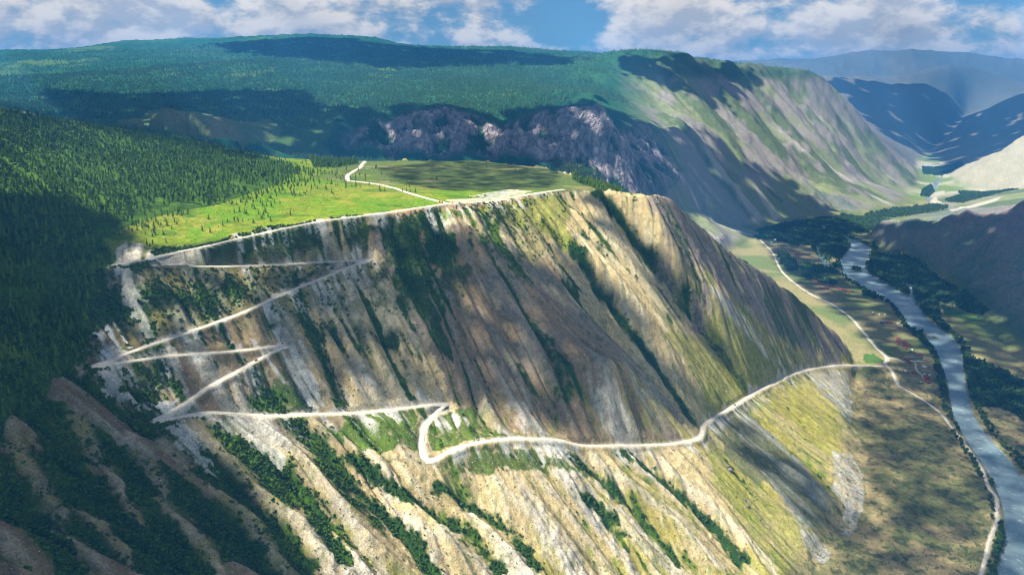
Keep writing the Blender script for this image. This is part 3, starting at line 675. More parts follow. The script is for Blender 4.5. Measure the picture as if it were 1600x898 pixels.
STREAKS = [ (poly((176,398),(186,384),(205,378),(226,378),(252,399),(205,411),(184,410)), DIRT * .95, 1.0),
 (poly((527,402),(545,389),(556,389),(580,405),(566,413),(540,408)), DIRT * .95, 1.0),
 (poly((182,418),(205,418),(225,440),(240,500),(250,530),(215,500),(190,450)), SCREE * .8, .75),
 (poly((146,508),(166,500),(182,520),(206,541),(168,563),(150,565)), C(.58,.60,.56), 1.0),
 (poly((148,577),(178,574),(200,610),(230,640),(215,640),(170,610)), SCREE * .9, .9),
 (poly((352,545),(380,528),(415,502),(440,515),(447,538),(400,545)), SCREE, .95),
 (poly((395,578),(446,546),(480,575),(520,608),(524,632),(500,635),(470,612),(430,590)), SCREE * 1.02, .9),
 (poly((225,622),(262,616),(292,636),(250,655)), C(.55,.56,.53), .95),
 (poly((246,662),(275,660),(320,700),(350,738),(300,712)), SCREE * .9, .8),
 (poly((540,585),(552,578),(592,605),(594,622),(560,620)), C(.47,.45,.40), .8),
 (poly((655,606),(684,604),(696,628),(655,632)), C(.48,.47,.43), .9),
 (poly((695,650),(720,648),(738,655),(737,668),(700,664),(678,664)), C(.56,.52,.46), 1.0),
 (poly((808,688),(872,682),(905,697),(880,712),(855,722),(830,705)), SCREE * 1.05, .85),
 (poly((1190,735),(1225,745),(1290,820),(1320,850),(1290,845),(1230,800)), C(.36,.37,.34), .6),
 (poly((1160,640),(1200,670),(1290,760),(1340,800),(1330,830),(1240,760),(1150,680)), C(.33,.34,.31), .6),
 (poly((1100,440),(1150,480),(1230,575),(1215,580),(1140,500)), C(.50,.48,.42), .75),
 (poly((330,650),(420,655),(470,690),(440,720),(400,690)), C(.46,.45,.40), .7) ]
SCREES = [ poly((1262,585),(1285,580),(1322,580),(1331,620),(1331,662),(1318,650),(1290,620)), poly((1300,705),(1330,708),(1347,740),(1347,800),(1325,842),(1312,830),(1322,790),(1300,760)), poly((1240,815),(1262,825),(1297,860),(1292,878),(1262,868)) ]
FLOORGREEN = [ fpoly([(845,760),(900,765),(948,795),(940,806),(850,806)]), fpoly([(940,740),(1000,772),(985,780),(950,760)]), fpoly([(1205,520),(1280,560),(1400,590),(1385,602),(1230,580)]), fpoly([(870,195),(940,178),(930,205),(890,212)]), fpoly([(560,330),(620,335),(650,385),(600,380),(545,360)]), fpoly([(1140,480),(1190,470),(1210,500),(1160,520)]), fpoly([(1420,870),(1540,880),(1520,930),(1400,920)]) ]
GRAVEL = [ fpoly([(735,315),(790,300),(800,318),(760,330),(728,335)]), np.array([F(*p)[:2] for p in ((1480,341),(1512,340),(1560,334),(1552,341),(1515,345),(1485,345))]), np.array([F(*p)[:2] for p in ((1458,302),(1475,298),(1476,306),(1462,308))]), np.array([F(*p)[:2] for p in ((1452,318),(1462,309),(1464,318),(1472,326),(1462,326))]), fpoly([(1140,655),(1165,665),(1180,690),(1150,680)]) ]
# ------------------------------------------------------------------ materials
def mat(name):
    m = bpy.data.materials.new(name); m.use_nodes = True
    return m, m.node_tree, m.node_tree.nodes['Principled BSDF']
def ground_material():
    m, t, b = mat('ground_cover'); L = t.links.new
    at = N(t, 'ShaderNodeAttribute', attribute_name='cover'); geo = N(t, 'ShaderNodeNewGeometry')
    n1 = N(t, 'ShaderNodeTexNoise'); n1.inputs['Scale'].default_value = 0.55; n1.inputs['Detail'].default_value = 4; L(geo.outputs['Position'], n1.inputs['Vector'])
    n2 = N(t, 'ShaderNodeTexNoise'); n2.inputs['Scale'].default_value = 0.11; n2.inputs['Detail'].default_value = 5; n2.inputs['Roughness'].default_value = .65; L(geo.outputs['Position'], n2.inputs['Vector'])
    f = mth(t, 'MULTIPLY', mrange(t, n1.outputs[0], .3, .7, .66, 1.34, False), mrange(t, n2.outputs[0], .28, .72, .72, 1.28, False))
    mul = N(t, 'ShaderNodeVectorMath', operation='SCALE'); L(at.outputs['Color'], mul.inputs[0]); L(f, mul.inputs['Scale'])
    L(mul.outputs[0], b.inputs['Base Color']); b.inputs['Roughness'].default_value = .95; b.inputs['Specular IOR Level'].default_value = 0.0
    bp = N(t, 'ShaderNodeBump'); bp.inputs['Strength'].default_value = .45; bp.inputs['Distance'].default_value = 1.4
    L(mth(t, 'ADD', n1.outputs[0], mth(t, 'MULTIPLY', n2.outputs[0], 2.0)), bp.inputs['Height']); L(bp.outputs[0], b.inputs['Normal'])
    return m
M_GROUND = ground_material()
def cliff_material():
    m, t, b = mat('cliff_rock'); L = t.links.new
    at = N(t, 'ShaderNodeAttribute', attribute_name='cover'); geo = N(t, 'ShaderNodeNewGeometry')
    nw = N(t, 'ShaderNodeTexNoise'); nw.inputs['Scale'].default_value = .03; nw.inputs['Detail'].default_value = 5; L(geo.outputs['Position'], nw.inputs['Vector'])
    wa = N(t, 'ShaderNodeVectorMath', operation='MULTIPLY_ADD'); L(nw.outputs['Color'], wa.inputs[0]); wa.inputs[1].default_value = (60, 60, 60); L(geo.outputs['Position'], wa.inputs[2])
    mp = N(t, 'ShaderNodeMapping'); L(wa.outputs[0], mp.inputs[0]); mp.inputs['Scale'].default_value = (.030, .030, .010); mp.inputs['Rotation'].default_value = (.25, .2, 0)
    vo = N(t, 'ShaderNodeTexVoronoi', feature='DISTANCE_TO_EDGE'); L(mp.outputs[0], vo.inputs['Vector']); vo.inputs['Scale'].default_value = 1.0
    v2 = N(t, 'ShaderNodeTexVoronoi', feature='DISTANCE_TO_EDGE'); L(mp.outputs[0], v2.inputs['Vector']); v2.inputs['Scale'].default_value = 2.9
    n = N(t, 'ShaderNodeTexNoise'); n.inputs['Scale'].default_value = .045; n.inputs['Detail'].default_value = 7; n.inputs['Roughness'].default_value = .7; L(geo.outputs['Position'], n.inputs['Vector'])
    f = mth(t, 'MULTIPLY', mth(t, 'MULTIPLY', mrange(t, vo.outputs[0], 0, .15, .72, 1.0), mrange(t, v2.outputs[0], 0, .14, .75, 1.0)), mrange(t, n.outputs[0], .3, .7, .6, 1.45, False))
    mul = N(t, 'ShaderNodeVectorMath', operation='SCALE'); L(at.outputs['Color'], mul.inputs[0]); L(f, mul.inputs['Scale'])
    L(mul.outputs[0], b.inputs['Base Color']); b.inputs['Roughness'].default_value = .95; b.inputs['Specular IOR Level'].default_value = 0.0
    bp = N(t, 'ShaderNodeBump'); bp.inputs['Strength'].default_value = .8; bp.inputs['Distance'].default_value = 9.0
    L(mth(t, 'ADD', n.outputs[0], mrange(t, vo.outputs[0], 0, .2, 0, .8)), bp.inputs['Height']); L(bp.outputs[0], b.inputs['Normal'])
    return m
M_CLIFF = cliff_material()
def simple(name, c, rough=.85, vary=.15, scale=1.0, spec=.2):
    m, t, b = mat(name); L = t.links.new
    tc = N(t, 'ShaderNodeNewGeometry'); n = N(t, 'ShaderNodeTexNoise'); n.inputs['Scale'].default_value = scale; n.inputs['Detail'].default_value = 4
    L(tc.outputs['Position'], n.inputs['Vector'])
    v = mrange(t, n.outputs[0], .3, .7, 1 - vary, 1 + vary, False)
    s = N(t, 'ShaderNodeVectorMath', operation='SCALE'); s.inputs[0].default_value = c; L(v, s.inputs['Scale'])
    L(s.outputs[0], b.inputs['Base Color']); b.inputs['Roughness'].default_value = rough; b.inputs['Specular IOR Level'].default_value = spec
    return m
def foliage(name, c1, c2):
    m, t, b = mat(name); L = t.links.new
    oi = N(t, 'ShaderNodeObjectInfo'); geo = N(t, 'ShaderNodeNewGeometry')
    n = N(t, 'ShaderNodeTexNoise'); n.inputs['Scale'].default_value = .02; n.inputs['Detail'].default_value = 3; L(geo.outputs['Position'], n.inputs['Vector'])
    f = mth(t, 'ADD', mth(t, 'MULTIPLY', oi.outputs['Random'], .6), mrange(t, n.outputs[0], .3, .7, 0, .4, False))
    L(mixc(t, f, c1, c2), b.inputs['Base Color']); b.inputs['Roughness'].default_value = .8; b.inputs['Specular IOR Level'].default_value = .15
    return m

# ------------------------------------------------------------------ mesh helpers
def mesh_obj(name, v, f, m=None, smooth=False, parent=None, link=True):
    me = bpy.data.meshes.new(name); v = np.asarray(v, np.float32)
    if isinstance(f, np.ndarray):
        k = f.shape[1]; me.vertices.add(len(v)); me.vertices.foreach_set('co', v.ravel())
        me.loops.add(f.size); me.loops.foreach_set('vertex_index', f.ravel().astype(np.int32))
        me.polygons.add(len(f)); me.polygons.foreach_set('loop_start', (np.arange(len(f)) * k).astype(np.int32)); me.polygons.foreach_set('loop_total', np.full(len(f), k, np.int32))
        me.update(calc_edges=True); me.validate()
    else:
        me.from_pydata(v.tolist(), [], f)
    if smooth: me.polygons.foreach_set('use_smooth', np.ones(len(me.polygons), bool))
    if m: me.materials.append(m)
    o = bpy.data.objects.new(name, me)
    if link: COL.objects.link(o)
    if parent: o.parent = parent
    return o
def tag(o, label=None, cat=None, group=None, kind=None):
    if label: o['label'] = label
    if cat: o['category'] = cat
    if group: o['group'] = group
    if kind: o['kind'] = kind
    return o
def empty(name, loc, rz=0.0):
    o = bpy.data.objects.new(name, None); COL.objects.link(o); o.location = loc; o.rotation_euler = (0, 0, rz); return o

# ------------------------------------------------------------------ the ground, finest where it is near
QUAL = 1.0
def rows(a, b, n): return np.geomspace(a, b, int(n * QUAL))
th = np.concatenate([np.linspace(R(-45), R(45), int(960 * QUAL)), np.linspace(R(45), R(315), 62)[1:-1]])
rr = np.concatenate([rows(60, 380, 30), rows(380, 1750, 760)[1:], rows(1750, 2650, 90)[1:], rows(2650, 3250, 150)[1:], rows(3250, 5600, 200)[1:], rows(5600, 18000, 150)[1:]])
T_, R_ = np.meshgrid(th.astype(np.float32), rr.astype(np.float32))
GXv = np.sin(T_) * R_; GYv = np.cos(T_) * R_
_blk = np.array_split(np.arange(len(rr)), 14); _res = [ground(GXv[b[0]:b[-1] + 1], GYv[b[0]:b[-1] + 1]) for b in _blk]
GZv = np.concatenate([q[0] for q in _res]); GC = np.concatenate([q[1] for q in _res]); INFO = {k: np.concatenate([q[2][k] for q in _res]) for k in _res[0][2]}
ny, nx = GXv.shape
ii = np.arange(nx); i1 = (ii + 1) % nx; jj = np.arange(ny - 1)[:, None] * nx
FACES = np.stack([jj + ii, jj + i1, jj + nx + i1, jj + nx + ii], -1)[:, :, ::-1].reshape(-1, 4)
# which piece of the land a quad belongs to
zone = np.zeros(GXv.shape, np.int8)
names = ['far_mountains', 'forested_highland', 'canyon_cliffs', 'valley_side_mountain', 'opposite_valley_slope', 'plateau', 'mountain_slope', 'valley_floor']
rv = np.hypot(GXv, GYv)
zone[:] = 0
zone[(rv < 7600) & (GXv < 2600)] = 1
zone[(INFO['side'] > .4) & (rv < 7600)] = 3
zone[(INFO['cliff'] > .12) & ~in_poly(GXv, GYv, PL_KNOLL)] = 2
zone[(INFO['rs'] > .3) & (rv < 4600)] = 4
nearz = (rv < 2150) & (GXv < 1180)
zone[nearz] = 5
zone[nearz & (INFO['sb'] > .5)] = 6
zone[(INFO['fl'] > .5) & (rv < 9000)] = 7
zf_ = zone[:-1, :].reshape(-1)
VV = np.stack([GXv, GYv, GZv], -1).reshape(-1, 3); CC = np.concatenate([GC.reshape(-1, 3), np.ones((GC.shape[0] * GC.shape[1], 1), np.float32)], 1)
for k, nm in enumerate(names):
    f = FACES[zf_ == k]
    if not len(f): continue
    u, inv = np.unique(f, return_inverse=True)
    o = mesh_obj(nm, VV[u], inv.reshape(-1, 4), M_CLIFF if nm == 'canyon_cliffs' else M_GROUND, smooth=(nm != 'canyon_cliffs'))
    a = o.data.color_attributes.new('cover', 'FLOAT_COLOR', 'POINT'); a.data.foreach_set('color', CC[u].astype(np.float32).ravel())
    tag(o, kind='structure')
# height lookup on the finished ground (for things that stand on it)
def gz(x, y):
    x = np.atleast_1d(np.asarray(x, np.float32)); y = np.atleast_1d(np.asarray(y, np.float32))
    t = np.arctan2(x, y); r = np.hypot(x, y)
    a = (t - th[0]) / (th[1] - th[0]); a = np.clip(a, 0, int(960 * QUAL) - 1.001); i = a.astype(int); u = a - i
    j = np.clip(np.searchsorted(rr, r) - 1, 0, len(rr) - 2); v = np.clip((r - rr[j]) / (rr[j + 1] - rr[j]), 0, 1)
    return (GZv[j, i] * (1 - u) + GZv[j, i + 1] * u) * (1 - v) + (GZv[j + 1, i] * (1 - u) + GZv[j + 1, i + 1] * u) * v

# ------------------------------------------------------------------ river
def water_material():
    m, t, b = mat('river_water'); L = t.links.new
    geo = N(t, 'ShaderNodeNewGeometry')
    n = N(t, 'ShaderNodeTexNoise'); n.inputs['Scale'].default_value = .12; n.inputs['Detail'].default_value = 6; n.inputs['Roughness'].default_value = .7; L(geo.outputs['Position'], n.inputs['Vector'])
    n2 = N(t, 'ShaderNodeTexNoise'); n2.inputs['Scale'].default_value = .018; n2.inputs['Detail'].default_value = 4; L(geo.outputs['Position'], n2.inputs['Vector'])
    base_ = mixc(t, mrange(t, n2.outputs[0], .35, .65), (.13, .22, .25, 1), (.25, .34, .36, 1))
    foam = mrange(t, mth(t, 'ADD', n.outputs[0], mth(t, 'MULTIPLY', n2.outputs[0], .25)), .70, .84)
    L(mixc(t, foam, base_, (.62, .66, .66, 1)), b.inputs['Base Color'])
    b.inputs['Roughness'].default_value = .28; b.inputs['IOR'].default_value = 1.33
    bp = N(t, 'ShaderNodeBump'); bp.inputs['Strength'].default_value = .5; bp.inputs['Distance'].default_value = 1.2; L(n.outputs[0], bp.inputs['Height']); L(bp.outputs[0], b.inputs['Normal'])
    return m
M_WATER = water_material()
for k, (A, B) in enumerate(WATER):
    n = len(A); ctr = (A + B) / 2; a = ctr + (A - ctr) * 1.0; b = ctr + (B - ctr) * 1.0
    ea = (A - B); ea /= np.linalg.norm(ea, axis=1)[:, None]; a = A + ea * 7; b = B - ea * 7
    cols = 9; V = []
    for c in range(cols): V.append(a + (b - a) * c / (cols - 1))
    V = np.stack(V, 1).reshape(-1, 3); V[:, 2] = ZV - 1.6 - 0.05 * k
    f = np.array([(i * cols + c, i * cols + c + 1, (i + 1) * cols + c + 1, (i + 1) * cols + c) for i in range(n - 1) for c in range(cols - 1)])
    o = mesh_obj('river', V, f, M_WATER, smooth=True); tag(o, kind='structure')

# ------------------------------------------------------------------ tracks: a raised bed with shoulders
M_ROAD = simple('pale_gravel', (.64, .59, .49), .95, .2, .16)
for k, (w, l) in RD.items():
    p = catmull(l[::2], 2.5) if len(l) > 6 else l
    d = np.gradient(p[:, :2], axis=0); d /= np.linalg.norm(d, axis=1)[:, None] + 1e-9; nrm = np.stack([-d[:, 1], d[:, 0]], 1)
    jit = 1 + .16 * fbm(np.arange(len(p)) * 2.5, np.zeros(len(p)), 18, 2, 5)
    tn = np.arctan2(d[:, 1], d[:, 0]); k5 = 5; turn = np.abs((np.roll(tn, -k5) - np.roll(tn, k5) + np.pi) % (2 * np.pi) - np.pi); turn[:k5] = 0; turn[-k5:] = 0
    jit = jit * (1 + .9 * np.convolve(np.pad(ss(.6, 2.0, turn), 4, mode='edge'), np.ones(9) / 9, 'valid'))
    prof = [(-1.35, -2.2), (-1.0, .0), (-.5, .12), (0, .16), (.5, .12), (1.0, .0), (1.35, -2.2)]
    zc = np.max([gz(p[:, 0] + nrm[:, 0] * w * s, p[:, 1] + nrm[:, 1] * w * s) for s in (-1.0, -.5, 0, .5, 1.0)], axis=0) + .35
    kk = np.ones(7) / 7; zc = np.maximum(np.convolve(np.pad(zc, 3, mode='edge'), kk, 'valid'), zc - .5)
    V = np.stack([np.column_stack([p[:, 0] + nrm[:, 0] * w * s * jit, p[:, 1] + nrm[:, 1] * w * s * jit, zc + h]) for s, h in prof], 1)
    c = len(prof); V = V.reshape(-1, 3)
    f = np.array([(i * c + q, (i + 1) * c + q, (i + 1) * c + q + 1, i * c + q + 1) for i in range(len(p) - 1) for q in range(c - 1)])
    o = mesh_obj(k, V, f, M_ROAD, smooth=True); tag(o, kind='structure')
# ------------------------------------------------------------------ clouds overhead, the ones whose shade lies on the land
ZTOP = float(GZv.max()) + 40.0
def ico(sub):
    bm = bmesh.new(); bmesh.ops.create_icosphere(bm, subdivisions=sub, radius=1.0)
    v = np.array([q.co[:] for q in bm.verts], np.float32); f = np.array([[q.index for q in p.verts] for p in bm.faces]); bm.free(); return v, f
ICO1 = ico(1); ICO2 = ico(2)
def cloud_material():
    m, t, b = mat('cloud_white'); b.inputs['Base Color'].default_value = (.9, .9, .9, 1); b.inputs['Roughness'].default_value = 1.0; b.inputs['Specular IOR Level'].default_value = 0.0
    return m
M_CLOUD = cloud_material()
def cloud(label, pix, r0, cov, alt=None, grow=0.0):
    g = hits(pix); g = g[np.hypot(g[:, 0], g[:, 1]) < 12500]; alt = alt or max(ZTOP + 260.0, .21 * float(np.hypot(g[:, 0], g[:, 1]).max())); q = g[:, :2] + SUN_DIR[:2] * ((alt - g[:, 2]) / SUN_DIR[2])[:, None]
    c = q.mean(0); q = c + (q - c) * (1 + grow)
    lo, hi = q.min(0), q.max(0); area = 0.5 * abs(np.dot(q[:, 0], np.roll(q[:, 1], 1)) - np.dot(q[:, 1], np.roll(q[:, 0], 1)))
    n = int(cov * area / (math.pi * (0.72 * r0) ** 2)); n = min(n, 6000)
    pts = np.zeros((0, 2))
    while len(pts) < n:
        p = lo + rng.random((n * 3, 2)) * (hi - lo); p = p[in_poly(p[:, 0], p[:, 1], q)]; pts = np.vstack([pts, p])
    pts = pts[:n]; rad = np.full(len(pts), r0)
    # ragged outskirts: small wisps round the rim
    m = int(min(300, (.5 if r0 < 40 else .25) * n)); i = rng.integers(0, len(q), m * 2); j = (i + 1) % len(q); e = q[i] + (q[j] - q[i]) * rng.random((m * 2, 1)); L_ = np.linalg.norm(q[j] - q[i], axis=1); kp = rng.random(m * 2) < np.clip(L_ / L_.mean() * .5, 0, 1)
    e = e + rng.normal(size=e.shape) * r0 * .75; e = e[kp]; pts = np.vstack([pts, e]); rad = np.r_[rad, np.full(len(e), r0 * .38)]; V = []; Fc = []; v0, f0 = ICO1
    for k, p in enumerate(pts):
        r = rad[k] * (0.45 + 0.55 * rng.random()); s = np.array([r * (0.85 + .5 * rng.random()), r * (0.85 + .5 * rng.random()), r * .62])
        v = v0 * s * (1 + .22 * (rng.random((len(v0), 1)) - .5)); V.append(v + np.array([p[0], p[1], alt + (rng.random() - .3) * r0 * .8])); Fc.append(f0 + k * len(v0))
    o = mesh_obj('cloud', np.vstack(V), np.vstack(Fc), M_CLOUD, smooth=True); tag(o, label, None, None, 'structure'); return o
cloud('cumulus over the dark left slope', [(-120,330),(40,300),(100,325),(150,345),(178,375),(160,420),(146,470),(138,520),(128,575),(190,640),(235,672),(300,705),(385,745),(430,810),(490,930),(300,1100),(-250,1000),(-300,500)], 46, 4.6)
cloud('thin cumulus over the upper switchbacks', [(185,375),(300,388),(400,395),(520,380),(560,410),(470,460),(420,520),(400,600),(330,650),(255,660),(200,620),(150,570),(160,480),(172,420)], 10, .8)
cloud('cumulus over the brown face', [(450,365),(620,350),(720,372),(800,395),(880,430),(950,490),(1040,590),(1085,655),(960,668),(820,650),(700,625),(560,600),(470,620),(420,560),(400,470)], 11, 2.1)
cloud('cumulus strip over the second ravine', [(905,302),(955,318),(1040,420),(1110,500),(1190,590),(1150,590),(1060,500),(980,400),(920,340)], 17, 2.3)
cloud('added cloud strip shading the first ravine', [(868,380),(940,430),(1020,520),(1108,640),(1092,662),(1030,655),(945,565),(880,465)], 17, 2.4)  # unseen strip added to deepen the shaded flank of the spur
cloud('cumulus over the opposite valley slope', [(1375,362),(1410,347),(1480,346),(1560,331),(1600,318),(1700,312),(1760,480),(1640,575),(1500,455)], 45, 3.2)
cloud('cumulus over the far plateau', [(590,262),(660,256),(780,255),(900,272),(955,295),(860,292),(760,300),(690,296),(620,285)], 8, 1.0)
cloud('cumulus over the hill brow', [(0,166),(120,186),(260,213),(430,247),(400,249),(250,220),(100,196),(0,180)], 16, 1.3)
cloud('cumulus over the canyon cliffs', [(60,140),(200,150),(330,140),(470,142),(500,168),(620,166),(700,180),(800,176),(880,166),(935,155),(1000,190),(1120,225),(1220,275),(1305,328),(1260,350),(1180,372),(1120,345),(1010,300),(900,258),(600,248),(460,232),(330,224),(190,204),(100,178)], 46, 2.7)
cloud('cumulus over the skyline', [(340,68),(440,64),(540,61),(620,72),(800,80),(900,92),(890,100),(800,98),(700,102),(640,108),(560,100),(470,92),(380,84)], 110, 3.6)
cloud('cumulus over the second spur', [(960,96),(1050,90),(1140,106),(1180,122),(1150,150),(1100,160),(1050,140),(990,116)], 50, 3.6)
cloud('cumulus over the valley', [(1175,352),(1300,336),(1400,358),(1480,352),(1560,340),(1600,330),(1700,400),(1740,560),(1740,650),(1560,640),(1480,620),(1400,600),(1350,580),(1390,560),(1330,500),(1230,430)], 22, 1.9)
cloud('thin cumulus over the river terrace', [(1345,585),(1400,596),(1480,615),(1560,635),(1750,650),(1760,900),(1560,980),(1300,960),(1300,880),(1350,790),(1350,720),(1338,650)], 10, 1.3)
cloud('cumulus over the spur end', [(1060,330),(1110,372),(1200,440),(1300,520),(1325,560),(1270,560),(1190,500),(1120,440),(1070,380)], 20, 2.6)
cloud('cumulus over the scree flank', [(1110,655),(1150,640),(1250,730),(1330,800),(1320,850),(1230,800),(1150,720)], 20, .9)
cloud('cumulus over the shut valley', [(1290,125),(1400,135),(1500,168),(1440,235),(1390,215),(1350,180)], 150, 3.0)
cloud('cumulus over the right-hand range', [(1450,238),(1520,182),(1600,146),(1640,150),(1640,205),(1560,232),(1490,268)], 130, 3.0)
# ------------------------------------------------------------------ haze
def haze():
    x0, x1, y0, y1, z0, z1 = -18300, 18300, -18300, 18300, float(GZv.min()) - 1.2, ZTOP
    v = [(x, y, z) for z in (z0, z1) for y in (y0, y1) for x in (x0, x1)]
    f = [(0, 2, 3, 1), (4, 5, 7, 6), (0, 1, 5, 4), (2, 6, 7, 3), (0, 4, 6, 2), (1, 3, 7, 5)]
    o = mesh_obj('haze', v, f); m = bpy.data.materials.new('blue_haze'); m.use_nodes = True; t = m.node_tree; t.nodes.clear()
    out = N(t, 'ShaderNodeOutputMaterial'); pv = N(t, 'ShaderNodeVolumePrincipled'); t.links.new(pv.outputs[0], out.inputs['Volume'])
    pv.inputs['Color'].default_value = (.07, .38, .95, 1); pv.inputs['Density'].default_value = 7.8e-5; pv.inputs['Anisotropy'].default_value = 0.0
    o.data.materials.append(m); tag(o, kind='stuff')
haze()
# ------------------------------------------------------------------ trees
M_LARCH = foliage('larch_needles', (.038, .110, .012, 1), (.150, .245, .022, 1))
M_POPLAR = foliage('poplar_leaves', (.026, .070, .020, 1), (.075, .140, .030, 1))
M_SHRUB = foliage('shrub_leaves', (.040, .100, .010, 1), (.115, .190, .018, 1))
M_BARK = simple('bark', (.10, .075, .055), .9, .25, 3.0)
def tube(p0, p1, r0, r1, n=6):
    p0 = np.array(p0, float); p1 = np.array(p1, float); d = p1 - p0; d /= np.linalg.norm(d)
    a = np.cross(d, (0, 1, .3)); a /= np.linalg.norm(a); b = np.cross(d, a); t = np.arange(n) / n * 2 * math.pi
    ring = np.cos(t)[:, None] * a + np.sin(t)[:, None] * b
    v = np.vstack([p0 + ring * r0, p1 + ring * r1]); f = [(i, (i + 1) % n, n + (i + 1) % n, n + i) for i in range(n)]
    return v, f
def join(parts):
    V = []; Fc = []; o = 0
    for v, f in parts: V.append(np.asarray(v, float)); Fc += [tuple(int(i) + o for i in q) for q in f]; o += len(v)
    return np.vstack(V), Fc
def conifer(seed, h=1.0, wid=.17, tiers=8):
    g = np.random.default_rng(seed); parts = []
    for k in range(tiers):
        u = k / (tiers - 1); zc = .12 + .80 * u; rad = wid * (1 - u) ** .8 * (0.8 + .35 * g.random()) + .014; n = 7; a0 = g.random() * 6.3
        ang = a0 + np.arange(2 * n) / (2 * n) * 2 * math.pi; rr_ = np.where(np.arange(2 * n) % 2 == 0, rad * (.75 + .5 * g.random(2 * n)), rad * .42)
        zz = zc - np.where(np.arange(2 * n) % 2 == 0, .045, .0) + .02 * (g.random(2 * n) - .5)
        off = (g.random(2) - .5) * .02
        v = np.vstack([np.column_stack([np.cos(ang) * rr_ + off[0], np.sin(ang) * rr_ + off[1], zz]), [[off[0], off[1], zc + .16 * (1 - .45 * u)]]])
        parts.append((v, [(i, (i + 1) % (2 * n), 2 * n) for i in range(2 * n)]))
    return join(parts)
def leafball(seed, n=80, sx=.33, sz=.40, zc=.58, q=.13):
    g = np.random.default_rng(seed); parts = []
    lobes = [(np.append((g.random(2) - .5) * sx * .9, zc + (g.random() - .5) * sz * .9), .55 + .35 * g.random()) for _ in range(5)]
    for k in range(n):
        c, s = lobes[k % 5]; d = g.normal(size=3); d /= np.linalg.norm(d); p = c + d * np.array([sx, sx, sz]) * s * (.55 + .45 * g.random()) * .72
        nn = d + .5 * g.normal(size=3); nn /= np.linalg.norm(nn); a = np.cross(nn, (0, .2, 1)); a /= np.linalg.norm(a) + 1e-9; b = np.cross(nn, a); r = q * (.6 + .7 * g.random())
        parts.append((np.array([p + a * r, p + b * r * .8, p - a * r * .9, p - b * r]), [(0, 1, 2, 3)]))
    return join(parts)
CON = [conifer(s, wid=w, tiers=t) for s, w, t in ((1, .16, 8), (2, .19, 8), (3, .14, 9), (4, .21, 7))]
POP = [leafball(s, 90, sx, .42, .56) for s, sx in ((11, .34), (12, .40), (13, .30))]
SHR = [leafball(s, 34, .62, .40, .34, .30) for s in (21, 22, 23)]
TRUNK = tube((0, 0, -.06), (0, 0, .55), .020, .010); TRUNKP = tube((0, 0, -.06), (.02, 0, .50), .035, .018)
LIMB = join([TRUNKP, tube((0, 0, .28), (.16, .05, .55), .016, .007, 4), tube((0, 0, .32), (-.13, .10, .58), .015, .006, 4), tube((0, 0, .25), (.0, -.15, .52), .015, .006, 4)])
def proto_mesh(name, vf, m):
    me = bpy.data.meshes.new(name); me.from_pydata(vf[0].tolist(), [], vf[1]); me.materials.append(m); return me
ME_CON = [proto_mesh('crown', c, M_LARCH) for c in CON + CON + [leafball(33, 64, .15, .44, .54, .085)]]; ME_POP = [proto_mesh('crown', c, M_POPLAR) for c in POP]
ME_TR = proto_mesh('trunk', TRUNK, M_BARK); ME_TRP = proto_mesh('trunk', LIMB, M_BARK)
protos = bpy.data.collections.new('plant_kinds')          # kept out of the scene: only instanced
def kind_col(name, items):
    c = bpy.data.collections.new(name)
    for vf, m, tr, tm in items:
        v, f = vf; nf = len(f)
        if tr is not None: v, f = join([vf, tr])
        me = bpy.data.meshes.new(name); me.from_pydata(v.tolist(), [], f); me.materials.append(m)
        if tr is not None:
            me.materials.append(tm); mi = np.zeros(len(me.polygons), np.int32); mi[nf:] = 1; me.polygons.foreach_set('material_index', mi)
        c.objects.link(bpy.data.objects.new(name, me))
    return c
BIR = [leafball(s, 64, .15, .44, .54, .085) for s in (31, 32)]
K_CON = kind_col('conifer_kind', [(c, M_LARCH, TRUNK, M_BARK) for c in CON + BIR]); K_POP = kind_col('poplar_kind', [(c, M_POPLAR, LIMB, M_BARK) for c in POP]); K_SHR = kind_col('shrub_kind', [(c, M_SHRUB, None, None) for c in SHR])
M_FARFOL = foliage('far_needles_hazy', (.040, .125, .055, 1), (.115, .225, .085, 1))  # teal copy of the larch needles, distance haze put into the colour
K_FAR = kind_col('far_conifer_kind', [(c, M_FARFOL, None, None) for c in CON])
